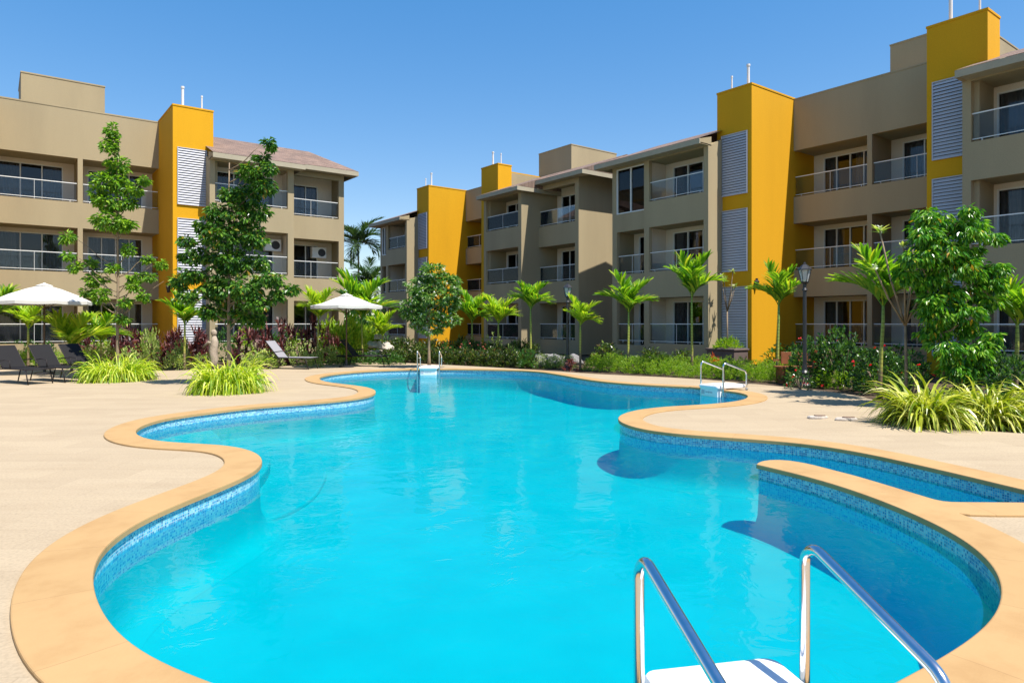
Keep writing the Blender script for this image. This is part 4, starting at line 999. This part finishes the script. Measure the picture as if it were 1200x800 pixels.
for x in (402,424,440,462): plant('bush', 'leafy_shrub', x, 0, 26, .5, 'low green shrub behind the dark lounger by the small parasol', 'shrub', HEDGE, 'low green shrubs near the pale rocks', D=27.3+U(-.2,.2), dens=.7)
for x, D, h in ((405,38,3.2),(418,40,2.8),(436,44,3.4),(446,58,3.5),(412,60,4.5)): plant('bush', 'far_bush', x, 0, 40 if D < 50 else 50, h, 'dark green bush filling the gap between left and right blocks', 'bush', HEDGE, 'bushes in the gap between the blocks', D=D, dens=1.6, leaf=(.07,.035))

# planter + plumeria by the tower
cx, cy = 22.75, 16.05
root = empty('planter', (cx, cy, -.06), label='purple-brown raised planter with lime plants beside the sunlit yellow tower', cat='planter')
g = Geo(); g.box(-.45,.45,-.62,.62,0,.62); g.box(-.49,.49,-.66,.66,.62,.70); obj('trough', g, PLANTER, root, bevel=.02)
g = Geo(); gg = bush_mesh(1.0, .42, 900, (.10,.035), up=.9); V = np.concatenate(gg.v); V[:,2] += .66; V[:,1] *= 1.2; g.add(V, gg.f); obj('lime_plants', g, LIME, root)
pD = cx*SN+cy*CS; pl = (cx*CS-cy*SN)/pD*F+600
plumeria(pl, pD, 3.2, 'thin plumeria with star shaped leaf tufts growing from the purple planter', 9, 6, spreadf=.2, z0=.62)

# ---------- rocks, stones, stump ----------
def rock_geo(r, seed, flat=.7):
    bm = bmesh.new(); bmesh.ops.create_icosphere(bm, subdivisions=3, radius=1); rr = np.random.default_rng(seed); ph = rr.uniform(0,6,9)
    for v in bm.verts:
        c = v.co; k = 1+.16*math.sin(2.1*c.x*2+ph[0])*math.cos(1.7*c.y*2+ph[1])+.12*math.sin(3.3*c.z*2+ph[2]+c.x*2)+.05*math.sin(9*c.x+ph[3])*math.sin(8*c.y+ph[4])
        v.co = Vector((c.x*r*k*1.2, c.y*r*k, max(-.35, c.z)*r*k*flat))
    g = Geo().add([tuple(v.co) for v in bm.verts], [tuple(v.index for v in f.verts) for f in bm.faces]); bm.free(); return g
k = 0
for (x, D, r, z) in ((436,30,.30,.2),(444,29.8,.34,.18),(452,29.7,.30,.16),(460,29.8,.26,.12),(440,30.3,.28,.62),(448,30.2,.30,.60),(455,30,.22,.5),(444,30.4,.22,.98),(434,30.5,.25,.6)):
    px, py = PT(x, D); o = obj('rock', rock_geo(r, k, .8), ROCKM, loc=(px,py,z-.02), smooth=True); o.rotation_euler = (0,0,k)
    tag(o, 'pale rough rock in the heap behind the dark lounger by the small parasol', 'rock', 'pale rocks heaped behind the dark lounger'); k += 1
for (x, D, r) in ((634,25.8,.36),(645,26,.40),(657,25.8,.32),(672,26,.3)):
    px, py = PT(x, D); o = obj('boulder', rock_geo(r, k, .9), ROCKG, loc=(px,py,.12), smooth=True); tag(o, 'rounded grey boulder in the shade behind the olive shrubs', 'boulder', 'grey boulders behind the olive shrubs'); k += 1
def flatstone(x, y, lx, label, rz, seed):
    px, py = G(x, y, -.02); root = empty('flat_stone', (px,py,-.025), rz=rz, label=label, cat='stone')
    m = 28; rr = random.Random(seed); P = []
    for i in range(m):
        a = 2*math.pi*i/m; q = 1+.10*math.sin(3*a+seed)+.06*math.sin(5*a+2*seed); P.append((lx*math.cos(a)*q, lx*.42*math.sin(a)*q))
    g = Geo(); g.add([(a*.96,b*.96,0) for a,b in P]+[(a,b,.022) for a,b in P]+[(a*.9,b*.9,.045) for a,b in P], [(i,(i+1)%m,m+(i+1)%m,m+i) for i in range(m)]+[(m+i,m+(i+1)%m,2*m+(i+1)%m,2*m+i) for i in range(m)]+[tuple(2*m+i for i in range(m))])
    obj('slab', g, ROCKM, root, smooth=False)
    g = Geo(); P2 = [(lx*.25+a*.55, b*.62) for a,b in P]
    g.add([(a,b,.044) for a,b in P2]+[(a*.98,b*.95,.062) for a,b in P2], [(i,(i+1)%m,m+(i+1)%m,m+i) for i in range(m)]+[tuple(m+i for i in range(m))]); obj('worn_top', g, stone('worn_brown', (.22,.15,.11), var=.2, scale=8, fine=60, bump=.5), root)
flatstone(957.5, 490, .17, 'smaller flat pale stone with brown worn top, left of the pair on the deck', -.62, 1)
flatstone(990.5, 492, .19, 'larger flat pale stone with brown worn top, right of the pair on the deck', -.62, 2)
px, py = PT(250, 24.6); g = Geo()
g.tube([(0,0,0),(.03,0,.35),(-.02,.02,.7),(.05,0,1.0),(.02,0,1.22)], [.16,.13,.15,.13,.07], 9); g.tube([(.02,0,.95),(-.18,.05,.98),(-.42,.12,.80)], [.09,.06,.03], 7); g.lathe([(.03,1.2),(.10,1.26),(.11,1.36),(.05,1.44)], 9, c=(.02,0))
o = obj('driftwood_stump', g, DRIFT, loc=(px,py,-.06), smooth=True); o.rotation_euler = (0,0,-.6); tag(o, 'pale weathered stump with one bent branch left of the bushy tree trunk', 'tree stump')

# ---------- lamps ----------
def lamp(x, D, h, label):
    px, py = PT(x, D); root = empty('lamp_post', (px,py,-.06), label=label, cat='lamp post'); H = h+.06
    g = Geo(); g.lathe([(.17,0),(.17,.08),(.12,.14),(.10,.35),(.12,.40),(.07,.46),(.055,.6)], 12); obj('base', g, DARK, root)
    g = Geo(); g.lathe([(.050,.55),(.045,H-.75),(.07,H-.72),(.04,H-.66),(.05,H-.56),(.09,H-.53)], 12); obj('post', g, DARK, root, smooth=False)
    g = Geo(); a, b = H-.52, H-.20
    for k in range(6):
        t = math.pi/3*k; g.tube([(.085*math.cos(t),.085*math.sin(t),a),(.155*math.cos(t),.155*math.sin(t),b)], .009, 5)
    g.lathe([(.09,a-.01),(.10,a+.015)], 6); lt = obj('lantern', g, DARK, root)
    g = Geo(); g.lathe([(.078,a+.02),(.145,b-.003)], 6); obj('glass', g, LANTG, lt)
    g = Geo(); g.lathe([(.185,b),(.175,b+.025),(.10,b+.10),(.05,b+.14),(.03,b+.15),(.035,b+.18),(.012,b+.20)], 6); obj('cap', g, DARK, lt)
lamp(665, 25.0, 3.10, 'black lamp post with lantern at the far side of the pool')
lamp(943, 17.6, 3.18, 'black lamp post with lantern rising from the hibiscus at right')

# ---------- parasols ----------
def parasol(x, D, zt, zr_, R_, label):
    px, py = PT(x, D); root = empty('parasol', (px,py,-.025), rz=U(0,1), label=label, cat='parasol')
    n = 8; g = Geo(); V = []; rows = [(.10,zt-.04),(.35,zt-.14),(.7,zt-.33),(1.0,zr_),(1.0,zr_-.10)]
    m = 32
    for f, z in rows:
        for k in range(m):
            a = 2*math.pi*k/m; s_ = (k % 4)/4; sag = math.sin(math.pi*s_)
            rad = R_*f*(1-.055*sag); V.append((rad*math.cos(a), rad*math.sin(a), z-(.045*sag*f if f < 1 else (.02*sag))))
    Fc = [(i*m+k, i*m+(k+1)%m, (i+1)*m+(k+1)%m, (i+1)*m+k) for i in range(len(rows)-1) for k in range(m)]
    V2 = [(v[0]*.998, v[1]*.998, v[2]-.008) for v in V]; q = len(V)
    g.add(V+V2, Fc+[(a+q,d+q,c+q,b+q) for a,b,c,d in Fc]); cv = obj('canopy', g, CANVAS, root)
    g = Geo(); g.lathe([(.24,zt-.055),(.23,zt-.03),(.06,zt+.03),(.015,zt+.06)], 16); obj('vent_cap', g, CANVAS, cv)
    g = Geo()
    for k in range(n):
        a = 2*math.pi*k/n; g.tube([(.03*math.cos(a),.03*math.sin(a),zt-.14),(R_*.98*math.cos(a),R_*.98*math.sin(a),zr_-.035)], .010, 5)
        g.tube([(.03*math.cos(a),.03*math.sin(a),zr_-.25),(R_*.5*math.cos(a),R_*.5*math.sin(a),(zt+zr_)/2-.12)], .008, 5)
    obj('ribs', g, POLE, root)
    g = Geo(); g.tube([(0,0,0),(0,0,zt)], .026, 10); obj('pole', g, POLE, root, smooth=True)
    g = Geo(); g.lathe([(.28,0),(.28,.05),(.24,.07),(.05,.08),(.04,.3)], 20); obj('base', g, DARK, root)
parasol(52, 22.0, 2.88, 2.34, 1.36, 'large cream parasol over the dark loungers at far left')
parasol(406, 25.4, 2.70, 2.28, 1.33, 'small cream parasol between the left block and the far palms')

# ---------- loungers ----------
def lounger(loc, rz, fabric, label, group, back=.84, proto=None):
    root = empty('sun_lounger', (loc[0],loc[1],-.025), rz=rz, label=label, cat='sun lounger', group=group)
    hz = .40; hx = -.30; bl = .78
    g = Geo()
    for s in (-.30,.30):
        g.tube([(-.95,s,hz-.02),(.0,s,hz),(.98,s,hz)], .018, 8)
    for x_ in (-.93,.97): g.tube([(x_,-.3,hz),(x_,.3,hz)], .016, 8)
    obj('frame', g, FRAMEB, root, smooth=True)
    for (x_, dx) in ((.80,.12),(-.55,-.14)):
        for s in (-.31,.31):
            g = Geo(); g.tube([(x_,s,hz-.01),(x_+dx,s,0)], .016, 8); obj('leg', g, FRAMEB, root, smooth=True)
            
    g = Geo(); g.box(hx,.96,-.275,.275,hz+.004,hz+.022); obj('seat', g, fabric, root, bevel=.006)
    c, s_ = math.cos(back), math.sin(back)
    g = Geo(); g.obox((hx-bl/2*c,0,hz+.02+bl/2*s_), (bl/2*c,0,-bl/2*s_), (0,.275,0), (s_*.009,0,c*.009)); b = obj('backrest', g, fabric, root, bevel=.006)
    g = Geo()
    for s in (-.29,.29): g.tube([(hx,s,hz+.01),(hx-bl*c,s,hz+.02+bl*s_)], .015, 8)
    g.tube([(hx-bl*c,-.29,hz+.02+bl*s_),(hx-bl*c,.29,hz+.02+bl*s_)], .015, 8); obj('back_frame', g, FRAMEB, b)
    for s in (-.33,.33):
        g = Geo(); g.tube([(hx-.15,s,hz+.20),(hx+.15,s,hz+.24),(hx+.40,s,hz+.22),(hx+.44,s,hz+.02)], .015, 8); obj('armrest', g, FRAMEB, root, smooth=True)
    return root
thr = -math.atan2(SN, CS)  # camera yaw: image-right direction
LW = lambda x, D: PT(x, D)
lounger(LW(340,24.6), thr-.25, SLINGG, 'grey sling lounger with raised back near the small parasol', None)
lounger(LW(426,26.0), thr-.12, SLING, 'dark sling lounger beside the small parasol pole', None)
GLo = 'dark loungers under the large parasol'
lounger(LW(100,20.3), thr-.45, SLING, 'dark lounger nearest the grass clump, right of the three at far left', GLo)
lounger(LW(66,19.4), thr-.45, SLING, 'middle dark lounger of the three at far left', GLo)
lounger(LW(24,18.7), thr-.45, SLING, 'leftmost dark lounger, cut by the left edge of the photo', GLo)

# ---------- bench ----------
px, py = PT(942, 18.9); root = empty('garden_bench', (px,py,-.06), rz=thr, label='brown wooden bench half hidden by hibiscus near the yellow tower', cat='bench')
g = Geo()
for k in range(4): g.box(-.75,.75,-.24+.125*k,-.13+.125*k,.44,.48)
obj('seat', g, WOOD, root, bevel=.005)
for x_ in (-.52,-.08,.36):
    g = Geo(); g.box(x_,x_+.30,.27,.31,.52,.86); obj('back_panel', g, WOOD, root, bevel=.008)
g = Geo(); g.box(-.72,.72,.315,.345,.60,.66); obj('back_rail', g, WOOD, root)
for x_ in (-.66,.60):
    g = Geo(); g.box(x_,x_+.07,-.22,.30,0,.438); obj('leg', g, WOOD, root, bevel=.005)

# ---------- pool ladders with filter boxes ----------
def ladder(mid, ang, label, logo=True, first=None):
    """local x along the pool edge, local y toward the deck"""
    root = empty('pool_ladder', (mid[0],mid[1],0), rz=ang, label=label, cat='pool ladder', group='steel handrails with white filter boxes')
    def arc(c, r, a0, a1, n=7): return [(c[0]+r*math.cos(a0+(a1-a0)*k/n), c[1]+r*math.sin(a0+(a1-a0)*k/n)) for k in range(n+1)]
    for sx in (-.38,.38):
        sl = math.atan2(.20,.62)
        r = .085; top = .645
        P = [(0,-1.25),(0,-.5),(0,.2),(0,top-r)]
        P += arc((r,top-r), r, math.pi, math.pi/2-sl, 8)[1:]
        x1, z1 = P[-1]; ln = .60; x2, z2 = x1+ln*math.cos(sl), z1-ln*math.sin(sl)
        P += [(x1+(x2-x1)*.5, z1+(z2-z1)*.5), (x2,z2)]
        r2 = .11; c2 = (x2-r2*math.sin(sl), z2-r2*math.cos(sl)); P += arc(c2, r2, math.pi/2-sl, 0, 6)[1:]
        xe = P[-1][0]; P += [(xe,.12),(xe,-.03)]
        g = Geo(); g.tube([(sx,a,b) for a,b in P], .0225, 16); h = obj('handrail', g, CHROME, root, smooth=True)
        g = Geo(); g.lathe([(.045,-.002),(.045,.008),(.028,.016)], 16, c=(sx,xe)); obj('flange', g, CHROME, h)
    # steps between the legs
    for z in (-.55,-.85):
        g = Geo(); g.box(-.35,.35,-.03,.05,z,z+.03); obj('tread', g, WHITE, root, bevel=.008)
    # filter box
    g = Geo(); g.box(-.285,.285,-.10,.20,-.95,.055); bx = obj('filter_box', g, WHITE, root, bevel=.03)
    bm = bmesh.new(); n = 10; V = []
    def rrect(hx, y0, y1, r):
        P = []
        for (cx_, cy_, a0) in ((hx-r,y1-r,0),(-hx+r,y1-r,math.pi/2),(-hx+r,y0+r,math.pi),(hx-r,y0+r,1.5*math.pi)):
            for k in range(7): a = a0+math.pi/2*k/6; P.append((cx_+r*math.cos(a), cy_+r*math.sin(a)))
        return P
    rows = [(.315,-.135,.80,.05,.03),(.322,-.142,.807,.055,.05),(.322,-.142,.807,.055,.085),(.312,-.132,.797,.06,.103),(.28,-.10,.765,.06,.112)]
    g = Geo(); V = []; m = 28
    for hx_, y0, y1, z_r, z in rows: V += [(a,b,z) for a,b in rrect(hx_,y0,y1,z_r)]
    g.add(V, [(i*m+k, i*m+(k+1)%m, (i+1)*m+(k+1)%m, (i+1)*m+k) for i in range(len(rows)-1) for k in range(m)]+[tuple(range(m))[::-1], tuple((len(rows)-1)*m+k for k in range(m))])
    obj('lid', g, WHITE, bx, smooth=False)
    # emblem on the front: diamond with a bar of small marks either side, grey plate
    g = Geo(); y_ = -.106; z_ = -.07
    g.add([(0,y_,z_+.028),(.030,y_,z_),(0,y_,z_-.028),(-.030,y_,z_),(0,y_+.008,z_+.028),(.030,y_+.008,z_),(0,y_+.008,z_-.028),(-.030,y_+.008,z_)], [(0,3,2,1),(0,1,5,4),(1,2,6,5),(2,3,7,6),(3,0,4,7)])
    for k in range(4):
        for s in (-1,1): g.box(s*(.045+.022*k)-.007, s*(.045+.022*k)+.007, y_, y_+.008, z_-.014, z_+.014)
    obj('emblem', g, LOUV, bx)
    g = Geo(); g.box(-.25,-.15,-.106,-.098,-.12,-.03); obj('intake_plate', g, LOUV, bx)
    return root
def cam_xy(lat, f): return CR*lat+CF*f
def lad(A, B_, label):
    a, b = cam_xy(*A), cam_xy(*B_); mid = (a+b)/2; d = b-a; ang = math.atan2(d[1], d[0])
    return a, b, mid, ang
# near ladder: deck side is toward the camera -> local y must point there
a, b, mid, ang = lad((.529,2.80),(1.257,2.95), '')
ladder(mid, ang+math.pi, 'near steel handrails and white filter box in the bottom right foreground')
A2 = ((489-600)/F*23.6, 23.6); B2_ = ((515-600)/F*23.6, 23.6)
a, b, mid, ang = lad(A2, B2_, ''); ladder(mid, ang, 'distant steel handrails and white filter box on the far edge of the pool')
a, b, mid, ang = lad((4.72,17.0),(5.05,16.35), ''); ladder(mid, ang, 'steel handrails and white filter box in the round lobe at right')
# small round inlet on the left tile wall
px, py = G(217, 592, -.10)
